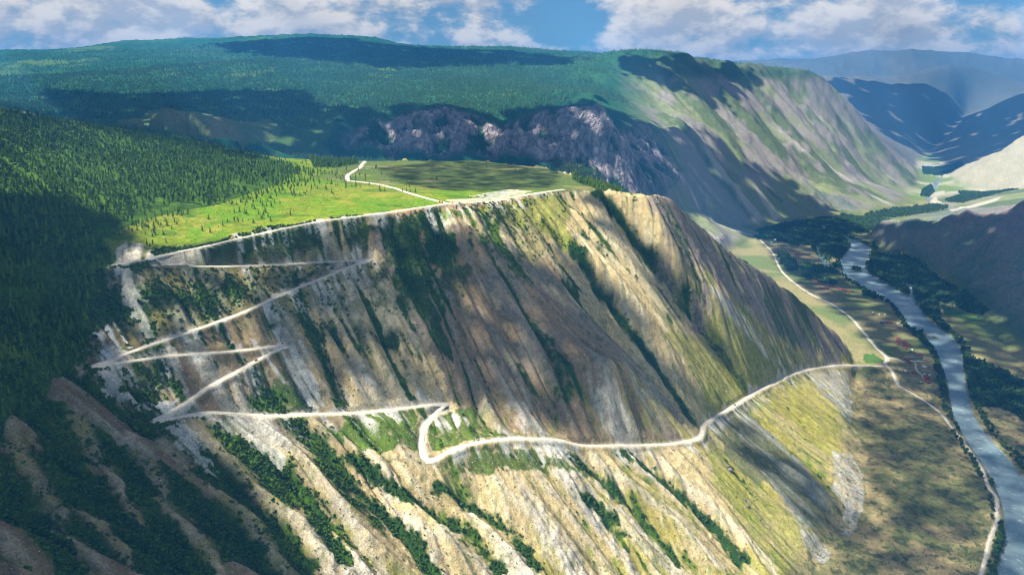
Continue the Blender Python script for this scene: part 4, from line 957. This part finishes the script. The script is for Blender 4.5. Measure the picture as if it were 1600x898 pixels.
def scatter(name, pts, sizes, kind, label, cat):
    """one mass of plants: points carrying instanced plants"""
    me = bpy.data.meshes.new(name); me.vertices.add(len(pts)); me.vertices.foreach_set('co', np.asarray(pts, np.float32).ravel())
    a = me.attributes.new('size', 'FLOAT', 'POINT'); a.data.foreach_set('value', np.asarray(sizes, np.float32))
    a = me.attributes.new('turn', 'FLOAT', 'POINT'); a.data.foreach_set('value', (rng.random(len(pts)) * 6.283).astype(np.float32))
    o = bpy.data.objects.new(name, me); COL.objects.link(o)
    ng = bpy.data.node_groups.new(name, 'GeometryNodeTree'); ng.interface.new_socket('Geometry', in_out='INPUT', socket_type='NodeSocketGeometry'); ng.interface.new_socket('Geometry', in_out='OUTPUT', socket_type='NodeSocketGeometry')
    n = ng.nodes; L = ng.links.new
    gi = n.new('NodeGroupInput'); go = n.new('NodeGroupOutput'); ci = n.new('GeometryNodeCollectionInfo'); ci.inputs['Collection'].default_value = kind; ci.inputs['Separate Children'].default_value = True; ci.inputs['Reset Children'].default_value = True
    ip = n.new('GeometryNodeInstanceOnPoints'); ip.inputs['Pick Instance'].default_value = True
    s = n.new('GeometryNodeInputNamedAttribute'); s.data_type = 'FLOAT'; s.inputs['Name'].default_value = 'size'
    r = n.new('GeometryNodeInputNamedAttribute'); r.data_type = 'FLOAT'; r.inputs['Name'].default_value = 'turn'
    cx = n.new('ShaderNodeCombineXYZ'); L(r.outputs['Attribute'], cx.inputs['Z'])
    L(gi.outputs[0], ip.inputs['Points']); L(ci.outputs[0], ip.inputs['Instance']); L(cx.outputs[0], ip.inputs['Rotation']); L(s.outputs['Attribute'], ip.inputs['Scale']); L(ip.outputs[0], go.inputs[0])
    mod = o.modifiers.new('plants', 'NODES'); mod.node_group = ng
    tag(o, label, cat, None, 'stuff'); return o
def project(x, y, z):
    dep = y * CP - z * SP; return 800 + x / dep * FPX, 449 - (y * SP + z * CP) / dep * FPX, dep
def jitter_grid(pl, step, pad=0):
    lo, hi = pl.min(0), pl.max(0); gx, gy = np.meshgrid(np.arange(lo[0], hi[0], step), np.arange(lo[1], hi[1], step))
    x = (gx + (rng.random(gx.shape) - .5) * step * .95).ravel(); y = (gy + (rng.random(gx.shape) - .5) * step * .95).ravel()
    m = in_poly(x.astype(np.float32), y.astype(np.float32), pl); return x[m], y[m]
def road_clear(x, y, d=7.0):
    ok = np.ones(len(x), bool)
    for w, l in RD.values():
        dd, _ = line_dist(np.asarray(x, np.float32), np.asarray(y, np.float32), l, 12.0); ok &= dd > d
    return ok
# near forest, meadow trees, rim woods
fx, fy = jitter_grid(PL_FOREST, 7.8); dn = fbm(fx, fy, 60, 3, 1)
edge = rng.random(len(fx)) < ss(-.75, -.1, dn + .25 + .5 * ss(1150, 950, fy)); fx, fy = fx[edge], fy[edge]
q = np.vstack([PL_SPARSE, PL_SPARSE[:1]]); de, _ = line_dist(fx.astype(np.float32), fy.astype(np.float32), linear(np.column_stack([q, q[:, 0] * 0]), 20.0), 110.0)
k = rng.random(len(fx)) < np.clip(.25 + de / 110.0 + .9 * fbm(fx, fy, 40, 3, 14), .06, 1); fx, fy = fx[k], fy[k]
for pl, st in ((PL_WOODLET, 7.0), (PL_FARRIM, 5.0), (PL_RIMWOOD, 6.0)):
    a, b = jitter_grid(pl, st)
    if pl is PL_RIMWOOD: k = rng.random(len(a)) < ss(-.5, .3, fbm(a, b, 30, 2, 7)) * .8; a, b = a[k], b[k]
    fx = np.r_[fx, a]; fy = np.r_[fy, b]
mx, my = jitter_grid(PL_SPARSE, 8.0); q = np.array([p for p in PL_FOREST]); dd, _ = line_dist(mx.astype(np.float32), my.astype(np.float32), np.vstack([q, q[:1]]), 160.0)
k = rng.random(len(mx)) < np.clip(1.0 * np.exp(-dd / 42.0) + .016, 0, 1) * ss(-.35, .3, fbm(mx, my, 38, 3, 12) + .1); mx, my = mx[k], my[k]
SOLO = [(713,327),(577,290),(556,292),(541,290),(512,282),(526,279),(594,300),(601,300),(593,296),(629,299),(635,300),(641,300),(649,302),(511,288),(686,263),(675,281),(682,281),(596,274),(611,285),(625,286),(700,247),(728,252),(560,268),(700,270),(760,262),(805,268),(466,292),(640,292)]
sx_, sy_ = hits(SOLO)[:, 0], hits(SOLO)[:, 1]
ok = road_clear(fx, fy); fx, fy = fx[ok], fy[ok]; ok = road_clear(mx, my); mx, my = mx[ok], my[ok]
fz = gz(fx, fy) ; hF = 8 + 10.0 * rng.random(len(fx)) ** 1.3; hF[fbm(fx, fy, 40, 2, 3) < -.25] *= .75
bench = in_poly(fx.astype(np.float32), fy.astype(np.float32), PL_RIMWOOD); hF[bench] *= .55
mx = np.r_[sx_, mx]; my = np.r_[sy_, my]; mz = gz(mx, my); hM = 6.5 + 6.0 * rng.random(len(mx))
def make_tree(name, x, y, z, h, crown, trunk, label, cat, group):
    e = empty(name, (float(x), float(y), float(z) - .15), random.random() * 6.28); s = float(h)
    for nm, me in (('trunk', trunk), ('crown', crown)):
        o = bpy.data.objects.new(nm, me); COL.objects.link(o); o.parent = e; o.scale = (s, s, s)
    tag(e, label, cat, group); return e
px, py, dep = project(fx, fy, fz + hF / 2); inf = (px > 4) & (px < 1596) & (py > 4) & (py < 894)
score = np.where(inf, hF / dep, 0) * (rng.random(len(fx)) * .3 + .85); pick = np.argsort(-score)[:130]; rest = np.ones(len(fx), bool); rest[pick] = False
for i in pick: make_tree('larch_tree', fx[i], fy[i], fz[i], hF[i], random.choice(ME_CON), ME_TR, 'tall dark larch in the nearest rows of the shaded left forest', 'tree', 'larches of the left forest')
px, py, dep = project(mx, my, mz + hM / 2); inf = (px > 4) & (px < 1596); score = np.where(inf, hM / dep, 0); score[:len(SOLO)] = 9; pm = np.argsort(-score)[:165]; restm = np.ones(len(mx), bool); restm[pm] = False
for i in pm:
    if i < len(SOLO): make_tree('larch_tree', mx[i], my[i], mz[i], hM[i], random.choice(ME_CON), ME_TR, 'lone small larch standing on the open plateau meadow near the road', 'tree', 'lone larches on the open meadow')
    else: make_tree('larch_tree', mx[i], my[i], mz[i], hM[i], random.choice(ME_CON), ME_TR, 'scattered larch on the bright meadow at the forest edge', 'tree', 'larches at the meadow edge')
ax = np.r_[fx[rest], mx[restm]]; ay = np.r_[fy[rest], my[restm]]; az = np.r_[fz[rest], mz[restm]]; ah = np.r_[hF[rest], hM[restm]]
scatter('forest', np.column_stack([ax, ay, az - .2]), ah, K_CON, 'dense larch forest covering the left hillside', 'forest')
# riverside woods
wx = np.zeros(0); wy = np.zeros(0)
for pl in WOODS:
    a, b = jitter_grid(pl, 8.0); k = rng.random(len(a)) < .93; wx = np.r_[wx, a[k]]; wy = np.r_[wy, b[k]]
# fringe along both banks
for bk, oth, dens in ((RL, RR_, 1.0), (RR_, RL, .5)):
    out = bk - oth; out /= np.linalg.norm(out, axis=1)[:, None]
    i = rng.integers(0, len(bk) - 1, 900); u = rng.random((900, 1)); p = bk[i] + (bk[i + 1] - bk[i]) * u
    d = 5 + 17 * rng.random(900) ** 1.5; keep_ = (rng.random(900) < dens * ss(-.55, .15, fbm(p[:, 0], p[:, 1], 90, 2, 19) + .25 + .5 * (p[:, 1] < 1650)))
    wx = np.r_[wx, (p[:, 0] + out[i, 0] * d)[keep_]]; wy = np.r_[wy, (p[:, 1] + out[i, 1] * d)[keep_]]
rvv = river_depth(wx.astype(np.float32), wy.astype(np.float32)); ok = (rvv < .25) & road_clear(wx, wy, 6) & (gz(wx, wy) < -686); wx, wy = wx[ok], wy[ok]
wz = gz(wx, wy); hW = 8 + 6 * rng.random(len(wx)); px, py, dep = project(wx, wy, wz + 5); inf = (px > 4) & (px < 1596) & (py > 4) & (py < 894)
score = np.where(inf, hW / dep, 0); pw = np.argsort(-score)[:110]; restw = np.ones(len(wx), bool); restw[pw] = False
for i in pw: make_tree('poplar_tree', wx[i], wy[i], wz[i], hW[i], random.choice(ME_POP), ME_TRP, 'bushy dark green poplar on the bank of the lower river reach', 'tree', 'poplars along the lower river')
scatter('riverside_woods', np.column_stack([wx[restw], wy[restw], wz[restw] - .2]), hW[restw], K_POP, 'dark broadleaf woods along the river and its islands', 'woods')
wx = np.zeros(0); wy = np.zeros(0)
for pl in FARWOODS: a, b = jitter_grid(pl, 13.0); wx = np.r_[wx, a]; wy = np.r_[wy, b]
scatter('far_valley_woods', np.column_stack([wx, wy, gz(wx, wy)]), 10 + 8 * rng.random(len(wx)), K_POP, 'pale green woods far down the valley beside the river', 'woods')
# the far highland's trees, as one mass
_w = np.where((np.abs(T_) < R(42)) & (R_ > 2350) & (R_ < 7300) & (INFO['canopy'] > .4), INFO['canopy'], 0); _w = (_w * R_ ** 2 / (1 + (R_ / 4200) ** 2)).ravel().astype(np.float64); _w /= _w.sum()
_i = np.unique(rng.choice(len(_w), 100000, p=_w)); _x = VV[_i, 0] + (rng.random(len(_i)) - .5) * 16; _y = VV[_i, 1] + (rng.random(len(_i)) - .5) * 16
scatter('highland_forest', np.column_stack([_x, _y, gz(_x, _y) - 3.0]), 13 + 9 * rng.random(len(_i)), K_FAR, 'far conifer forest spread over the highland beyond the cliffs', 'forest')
# shrubs: where the gully floors are green
def pick_verts(wgt, n):
    w = (wgt * (R_ ** 2)).ravel().astype(np.float64); w /= w.sum(); i = np.unique(rng.choice(len(w), n, p=w)); X = VV[i].copy()
    X[:, :2] += (rng.random((len(i), 2)) - .5) * 2.2; X[:, 2] = gz(X[:, 0], X[:, 1]) - .15; return X
infr = (np.abs(T_) < R(41)) & (R_ > 380) & (R_ < 1950)
v = pick_verts(np.where(infr & (INFO['dR'] > 7), INFO['veg'] ** 2, 0), 46000)
scatter('gully_shrubs', v, 1.0 + 2.6 * rng.random(len(v)) ** 2.2 + .8 * (v[:, 0] < -250) + 1.6 * (rng.random(len(v)) < .06), K_SHR, 'low green shrubs filling the gullies of the great slope', 'shrubs')
v = pick_verts(np.where(infr & (INFO['dR'] > 7), INFO['sb'] * (1 - INFO['left']) * .6 + INFO['fl'] * (INFO['riv'] < .05) * (INFO['wood'] == 0), 0), 42000)
scatter('dry_scrub', v, .5 + 1.5 * rng.random(len(v)) ** 2.5, K_SHR, 'sparse low scrub dotted over bare slopes and valley floor', 'scrub')
v = pick_verts(np.where((np.abs(T_) < R(41)) & (R_ < 2200) & (INFO['dR'] > 6) & (INFO['zs'] > -262) & (INFO['sl'] < .4), 1.0 * (INFO['sparse'] * .8 + .12), 0), 5000)
scatter('meadow_bushes', v, .5 + .9 * rng.random(len(v)) ** 2, K_SHR, 'small low bushes dotted over the plateau meadow', 'bushes')
# ------------------------------------------------------------------ cabins, tents, vehicles, boulders, fence
def box(x0, x1, y0, y1, z0, z1):
    v = [(x0,y0,z0),(x1,y0,z0),(x1,y1,z0),(x0,y1,z0),(x0,y0,z1),(x1,y0,z1),(x1,y1,z1),(x0,y1,z1)]
    return v, [(0,3,2,1),(4,5,6,7),(0,1,5,4),(1,2,6,5),(2,3,7,6),(3,0,4,7)]
M_LOG = simple('log_wall', (.24, .14, .09), .85, .25, 2.0); M_RED = simple('red_metal_roof', (.42, .04, .04), .55, .12, .8, .4); M_DRED = simple('maroon_roof', (.28, .05, .06), .6, .15, .8, .4)
M_TEAL = simple('teal_roof', (.03, .34, .36), .5, .1, .8, .4); M_BLUE = simple('blue_roof', (.05, .12, .50), .5, .1, .8, .4); M_WHITE = simple('white_sheet', (.78, .78, .76), .7, .06, .8); M_GREY = simple('grey_slate_roof', (.20, .19, .20), .7, .15, .8)
M_ORANGE = simple('rust_orange_roof', (.45, .16, .08), .6, .15, .8); M_DOOR = simple('dark_door', (.07, .05, .04), .7, .1); M_GLASS = simple('dark_glass', (.05, .06, .07), .15, .05, 1.0, .6); M_PALE = simple('pale_plank', (.55, .48, .38), .8, .15, 2.0)
M_TENTR = simple('red_tent_cloth', (.55, .09, .06), .8, .08); M_TYRE = simple('tyre', (.03, .03, .03), .9, .1); M_ROCK = simple('boulder_stone', (.17, .15, .14), .9, .35, .6)
def shared(name, vf, m):
    me = bpy.data.meshes.new(name); me.from_pydata([tuple(map(float, p)) for p in vf[0]], [], [tuple(q) for q in vf[1]]); me.materials.append(m); return me
def gable(w, d, h, rise, over, th_=.18):
    a = w / 2 + over; b = d / 2 + over; k = rise / (w / 2); zo = h - over * k
    up = [(-a, -b, zo + th_), (0, -b, h + rise + th_), (a, -b, zo + th_), (a, b, zo + th_), (0, b, h + rise + th_), (-a, b, zo + th_)]
    dn = [(x, y, z - th_) for x, y, z in up]
    return up + dn, [(0, 1, 4, 5), (1, 2, 3, 4), (6, 11, 10, 7), (7, 10, 9, 8), (0, 6, 7, 1), (1, 7, 8, 2), (3, 9, 10, 4), (4, 10, 11, 5), (0, 5, 11, 6), (2, 8, 9, 3)]
def walls(w, d, h, rise):
    v = [(-w/2,-d/2,-.4),(w/2,-d/2,-.4),(w/2,d/2,-.4),(-w/2,d/2,-.4),(-w/2,-d/2,h),(w/2,-d/2,h),(w/2,d/2,h),(-w/2,d/2,h),(0,-d/2,h+rise),(0,d/2,h+rise)]
    return v, [(0,1,5,8,4),(1,2,6,5),(2,3,7,9,6),(3,0,4,7),(4,8,9,7),(5,6,9,8)]
CACHE = {}
def cabin(name, px_, py_, w, d, roof, label, cat, group, rz, wall=None):
    key = (w, d, roof.name, (wall or M_LOG).name)
    if key not in CACHE:
        w, d = w * 1.3, d * 1.3; h, rise = 2.9, w * .32
        CACHE[key] = [('wall', shared('wall', walls(w, d, h, rise), wall or M_LOG)), ('roof', shared('roof', gable(w, d, h, rise, .45), roof)),
            ('door', shared('door', box(-.45, .45, -d/2 - .06, -d/2 + .05, 0, 2.0), M_DOOR)), ('window', shared('window', box(w/2 - .05, w/2 + .06, -.6, .6, .9, 1.9), M_GLASS))]
    x, y, _ = F(px_, py_); e = empty(name, (x, y, float(gz(x, y)[0]) + .05), rz); tag(e, label, cat, group)
    for nm, me in CACHE[key]:
        o = bpy.data.objects.new(nm, me); COL.objects.link(o); o.parent = e
    return e
AXIS = math.atan2(520, 330)      # camps line up with the valley
def rows_of(pts, w, d, roof, label, group, cat='cabin', name='cabin', rz=0.35, wall=None):
    for i, (a, b) in enumerate(pts): cabin(name, a, b, w, d, roof, label, cat, group, rz + random.uniform(-.05, .05), wall)
rows_of([(1402,530),(1402,534),(1402,538),(1405,530.5),(1405,534.5),(1405,538.5)], 4.6, 5.6, M_DRED, 'maroon roofed cabin in the two short rows beside the camp fence', 'maroon cabins beside the fence')
rows_of([(1413,536.5),(1413,540.5),(1416.8,537),(1416.8,541),(1414.5,545.5)], 5.0, 5.8, M_DRED, 'maroon roofed cabin in the close cluster in the middle of the camp', 'maroon cabins in the middle of the camp')
rows_of([(1445,592),(1448.6,592.3),(1446,596),(1449.8,596.2),(1447.5,600),(1451.2,600.2)], 4.8, 5.4, M_RED, 'red roofed cabin in the double row at the near end of the camp', 'red cabins at the near end of the camp')
rows_of([(1416,563.5),(1418.6,566),(1421,568.8)], 4.6, 5.6, M_RED, 'red roofed cabin in the slanting row below the camp track', 'red cabins below the camp track')
rows_of([(1420.8,539),(1421.2,543)], 3.6, 4.2, M_DRED, 'small maroon hut standing towards the river trees in the camp', 'small maroon huts by the river trees')
rows_of([(1438.6,555.5),(1438.9,559)], 4.2, 5.2, M_RED, 'red roofed cabin behind the teal roofed hut in the camp', 'red cabins behind the teal hut')
for (a, b), w, d, rf, lb in (((1436.8,562.3),6,6,M_TEAL,'hut with a bright teal roof on the camp track'),((1424,562),5,11,M_GREY,'long grey roofed lodge along the camp track'),((1444.8,576),8,9,M_WHITE,'large hall with a white roof near the river trees'),((1428.8,585.5),6,6.5,M_RED,'single red roofed house standing alone on the near side of the camp'),
    ((1422,551),5,5,M_GREY,'grey roofed hut in the middle of the camp lawn'),((1428,552.3),4,4,M_DRED,'tiny maroon hut right of the grey hut on the camp lawn'),((1431.5,556),4.5,6,M_GREY,'upper of the two grey huts left of the red cabins'),((1431.5,560),4.5,6,M_GREY,'lower of the two grey huts left of the red cabins'),((1408.8,536),3.6,4.2,M_GREY,'small grey hut between the two groups of maroon cabins'),
    ((1378,505),7,8,M_BLUE,'house with a bright blue roof beside the valley road'),((1402.7,512.7),5,6,M_GREY,'grey roofed hut at the river end of the farm row'),((1365,510.7),5,6,M_GREY,'grey hut nearest the valley road left of the blue roof'),((1205.5,381.7),9,12,M_TEAL,'barn with a teal roof at the edge of the far village wood'),((1209,368),8,10,M_WHITE,'white roofed house among the trees of the far village'),
    ((1231,385),8,10,M_WHITE,'white roofed house nearest the camera in the far village'),((1236.6,380),8,9,M_WHITE,'white roofed house at the right end of the far village'),((1439,601),4,4.5,M_PALE,'pale plank hut at the near corner of the camp')):
    cabin('cabin', a, b, w, d, rf, lb, 'house', 'buildings of the valley camps', random.uniform(.1, .6), M_PALE if rf is M_WHITE else None)
rows_of([(1211.7,377.8),(1221.5,378)], 8, 9, M_WHITE, 'white roofed house behind the teal barn in the far village', 'white houses of the far village')
rows_of([(1384.7,504.7),(1389,504.7),(1393,505)], 5, 6, M_DRED, 'dark red hut in the short row right of the blue roof', 'dark red huts right of the blue roof')
rows_of([(1270.4,439),(1274,440.4),(1277.6,441.8),(1281.2,443),(1284.8,444.4),(1288.4,445.8)], 5.6, 6.5, M_RED, 'red roofed cabin in the long row below the dark hedge of trees', 'red cabins below the hedge', rz=.9)
rows_of([(1297,446.7),(1300.6,448),(1304.2,449.2)], 5.6, 6.5, M_RED, 'red roofed cabin in the row of three past the end of the hedge', 'three red cabins past the hedge', rz=.9)
rows_of([(1311.5,452),(1315.4,453.2),(1319.2,454.4),(1323,455.6),(1326.8,456.9)], 5.6, 6.5, M_RED, 'red roofed cabin in the row of five nearest the river', 'five red cabins nearest the river', rz=.9)
rows_of([(1283,451),(1287.5,452),(1292,451)], 6, 8, M_DRED, 'dark maroon lodge on the lawn below the long red row', 'maroon lodges below the red row', rz=.9)
rows_of([(1299,455.8),(1304,457)], 5, 6, M_RED, 'red roofed cabin alone with its twin on the lawn', 'twin red cabins on the lawn', rz=.9)
rows_of([(1235,397.4),(1239.6,397.7),(1244.2,398),(1248.8,398.3),(1253.4,398.7)], 7, 8, M_ORANGE, 'rust orange cabin in the farthest row beyond the side channel', 'orange cabins in the farthest row', rz=1.2)
# tents
def ridge_tent(w, d, h):
    v = [(-w/2,-d/2,0),(w/2,-d/2,0),(0,-d/2,h),(-w/2,d/2,0),(w/2,d/2,0),(0,d/2,h),(-w/2-.5,-d/2,0),(w/2+.5,-d/2,0)]
    return v[:6], [(0,1,2),(3,5,4),(0,2,5,3),(1,4,5,2),(0,3,4,1)]
def tent(x, y, m, label, s=1.0, rz=0.4):
    e = empty('tent', (x, y, float(gz(x, y)[0])), rz); tag(e, label, 'tent')
    for nm, vf, mm in (('canvas', ridge_tent(4.6*s, 5.4*s, 2.6*s), m), ('entrance', ([(-.7*s,-2.74*s,0),(.7*s,-2.74*s,0),(0,-2.72*s,1.9*s)], [(0,1,2)]), M_DOOR), ('ridge_pole', box(-.05*s,.05*s,-2.95*s,2.95*s,2.55*s,2.66*s), M_PALE)):
        o = bpy.data.objects.new(nm, shared(nm, vf, mm)); COL.objects.link(o); o.parent = e
for (a, b), lb in (((1414,582),'white tent on the bare ground left of the lone red house'),((1444,586.6),'white tent just below the large white roofed hall'),((1452,587.5),'white tent nearest the river trees in the camp'),((1402.5,505.6),'white tent at the river end of the dark red huts'),((1425.5,546.8),'small white tent on the upper camp lawn'),((1363.7,488.7),'white tent alone on the field beside the valley road'),((1374,491.7),'pale tent in the middle of the open field'),((1382.7,491.7),'pale tent on the open field nearest the river')):
    x, y, _ = F(a, b); tent(x, y, M_WHITE, lb, 1.0, random.uniform(0, 1.5))
for (a, b), m, lb in (((687,316),M_TENTR,'red tent beside the road fork on the plateau'),((691,317),M_TENTR,'red tent just right of its neighbour at the road fork'),((707,318.5),M_TENTR,'red tent standing alone right of the road fork')):
    h_ = hit(a, b); tent(h_[0], h_[1], m, lb, 1.0, .2)
def hut_at(a, b, lb):
    h_ = hit(a, b); x, y = h_[:2]; k = (5, 7, 'p'); e = empty('hut', (x, y, float(gz(x, y)[0])), random.uniform(-.3, .3)); tag(e, lb, 'hut')
    for nm, vf, m in (('wall', walls(5, 7, 2.4, 1.2), M_PALE), ('roof', gable(5, 7, 2.4, 1.2, .4), M_PALE), ('door', box(-.45,.45,-3.57,-3.45,0,2), M_DOOR)):
        o = bpy.data.objects.new(nm, shared(nm, vf, m)); COL.objects.link(o); o.parent = e
hut_at(733, 309, 'pale plank hut on the meadow right of the red tents'); hut_at(746, 308.5, 'pale hut in the middle of the three on the plateau meadow'); hut_at(757, 306, 'pale hut beside the grey gravel heap on the plateau')
# vehicles
def vehicle(x, y, z, rz, m, label, van=False):
    e = empty('car', (x, y, z), rz); tag(e, label, 'car'); L_, W_ = (5.2, 2.0) if van else (4.4, 1.8)
    hood = 1.0; top = 2.1 if van else 1.55; c0, c1 = (-L_*.46, L_*.30) if van else (-L_*.36, L_*.16)
    body = [(-L_/2,-W_/2,.35),(L_/2,-W_/2,.35),(L_/2,W_/2,.35),(-L_/2,W_/2,.35),(-L_/2,-W_/2,.9),(L_/2*.98,-W_/2,.82),(L_/2*.98,W_/2,.82),(-L_/2,W_/2,.9)]
    bf = [(0,3,2,1),(4,5,6,7),(0,1,5,4),(1,2,6,5),(2,3,7,6),(3,0,4,7)]
    w2 = W_*.42; cab = [(c0,-W_*.48,.9),(c1+.5,-W_*.48,.86),(c1+.5,W_*.48,.86),(c0,W_*.48,.9),(c0+.35,-w2,top-.12),(c1-.1,-w2,top-.12),(c1-.1,w2,top-.12),(c0+.35,w2,top-.12)]
    rf = box(c0+.3, c1-.05, -w2-.03, w2+.03, top-.12, top)
    prt = [('body', (body, bf), m), ('windows', (cab, bf), M_GLASS), ('roof', rf, m)]
    for sx in (-L_*.31, L_*.31):
        for sy in (-1, 1):
            v, f = tube((sx, sy*W_*.5-sy*.22, .34), (sx, sy*W_*.5+sy*.02, .34), .34, .34, 10); n = 10
            v = np.vstack([v, [[sx, sy*W_*.5+sy*.02, .34]]]); f = f + [(n+i, n+(i+1) % n, 2*n) for i in range(n)]; prt.append(('wheel', (v, f), M_TYRE))
    for nm, vf, mm in prt:
        o = bpy.data.objects.new(nm, shared(nm, vf, mm)); COL.objects.link(o); o.parent = e
def on_track(rd, a, b, m, label, van=False, off=0.0):
    w, l = RD[rd]; tgt = np.array([project(*q)[:2] for q in l]); i = int(np.argmin(np.hypot(tgt[:, 0] - a, tgt[:, 1] - b))); i = min(max(i, 1), len(l) - 2)
    d = l[i + 1] - l[i - 1]; rz = math.atan2(d[1], d[0]); nn = np.array([-d[1], d[0]]) / math.hypot(d[0], d[1]); x, y = l[i, :2] + nn * off
    vehicle(x, y, float(gz(x, y)[0]) + .62, rz, m, label, van)
M_CARD = simple('dark_car_paint', (.04, .045, .05), .35, .05, 1, .5); M_CARW = simple('white_car_paint', (.7, .7, .68), .35, .05, 1, .5); M_CARR = simple('red_car_paint', (.4, .05, .04), .35, .05, 1, .5)
on_track('switchback_road', 329, 382, M_CARD, 'dark car driving on the topmost leg of the zigzag road')
on_track('switchback_road', 223, 406, M_CARD, 'dark van just above the first hairpin under the white cutting', True)
on_track('switchback_road', 400, 564, M_CARD, 'dark car below the hairpin on the short steep leg')
on_track('switchback_road', 1148, 633, M_CARD, 'dark car on the road rounding the end spur', True)
on_track('valley_road', 1266, 459, M_CARW, 'white van parked at the edge of the valley road', True, 5.0)
for (a, b), m, lb in (((718,320.5),M_CARD,'dark car parked on the red dirt right of the tents'),((754,315.5),M_CARD,'dark car parked at the plateau road, left of a pair'),((758,315.3),M_CARW,'white car parked at the plateau road, right of a pair')):
    h_ = hit(a, b); vehicle(h_[0], h_[1], float(gz(h_[0], h_[1])[0]) + .1, .4, m, lb)
# boulders
def boulder(a, b, s, label):
    h_ = hit(a, b); v, f = ICO2; g = np.random.default_rng(int(a * 7 + b)); d = v * np.array([1, .8, .75]) * s
    d = d * (1 + .5 * (g.random((len(v), 1)) - .5)); d[:, 2] = np.maximum(d[:, 2], -.35 * s)
    o = mesh_obj('boulder', d, f, M_ROCK); o.location = (h_[0], h_[1], float(gz(h_[0], h_[1])[0]) + .15 * s); o.rotation_euler = (0, 0, g.random() * 6); tag(o, label, 'boulder')
for a, b, s, lb in ((1141,733,5.2,'largest dark boulder on the slope below the road corner'),(1137,727,3.4,'dark boulder leaning on the uphill side of the largest one'),(1164,779,2.2,'small dark boulder farther down the slope, upper of two'),(1168,789,3.0,'dark boulder farther down the slope, lower of two'),(1043,483,4.6,'dark crag block on the sunlit rib of the end spur'),(1080,447,4.0,'dark block under the crags of the end spur'),(1126,544,3.0,'dark rock on the yellow grass flank of the end spur'),(1196,618,2.6,'reddish dark rock just below the road on the end spur'),(998,371,4.0,'dark block near the top of the sunlit rib')):
    boulder(a, b, s, lb)
# loose stones, too many to count
STN = []
for s_ in (51, 52, 53):
    g_ = np.random.default_rng(s_); v_, f_ = ICO1; v_ = v_ * np.array([.5, .42, .36]) * (1 + .5 * (g_.random((len(v_), 1)) - .5)); STN.append((v_, [tuple(q) for q in f_]))
M_STONE = simple('loose_stone', (.40, .37, .32), .95, .4, .2)
K_STN = kind_col('stone_kind', [(c, M_STONE, None, None) for c in STN])
v = pick_verts(np.where(infr & (INFO['dR'] > 4.5), INFO['sb'] * (1 - INFO['veg']) * (.35 + 1.6 * ss(60, 15, INFO['dR'])), 0), 26000)
scatter('loose_stones', v, .5 + 1.7 * rng.random(len(v)) ** 3, K_STN, 'loose pale stones strewn over the bare slope and below the road', 'stones')
# camp fence
def fence(pts, label):
    l = np.array([F(*p) for p in pts]); s = linear(l, 3.0); e = empty('camp_fence', tuple(map(float, (s[0, 0], s[0, 1], gz(s[0, 0], s[0, 1])[0])))); tag(e, label, 'fence'); o0 = np.array(e.location)
    zz = gz(s[:, 0], s[:, 1]); post = shared('post', box(-.09, .09, -.09, .09, -.2, 1.5), M_DOOR)
    for i in range(len(s)):
        o = bpy.data.objects.new('post', post); COL.objects.link(o); o.parent = e; o.location = (s[i, 0] - o0[0], s[i, 1] - o0[1], zz[i] - o0[2])
    for h in (.5, 1.0, 1.4):
        V = []; Fc = []
        for i in range(len(s)):
            c = np.array([s[i, 0], s[i, 1], zz[i] + h]) - o0; V += [c + (0, 0, -.08), c + (0, 0, .08), c + (.06, .06, .08), c + (.06, .06, -.08)]
            if i:
                b = 4 * (i - 1); Fc += [(b + q, b + (q + 1) % 4, b + 4 + (q + 1) % 4, b + 4 + q) for q in range(4)]
        o = mesh_obj('rail', np.array(V), Fc, M_DOOR, parent=e)
fence([(1392.7,524),(1404,548),(1412,560)], 'dark rail fence along the upper left side of the camp'); fence([(1413.5,565),(1421.5,577.5)], 'dark rail fence below the camp track by the slanting red row')
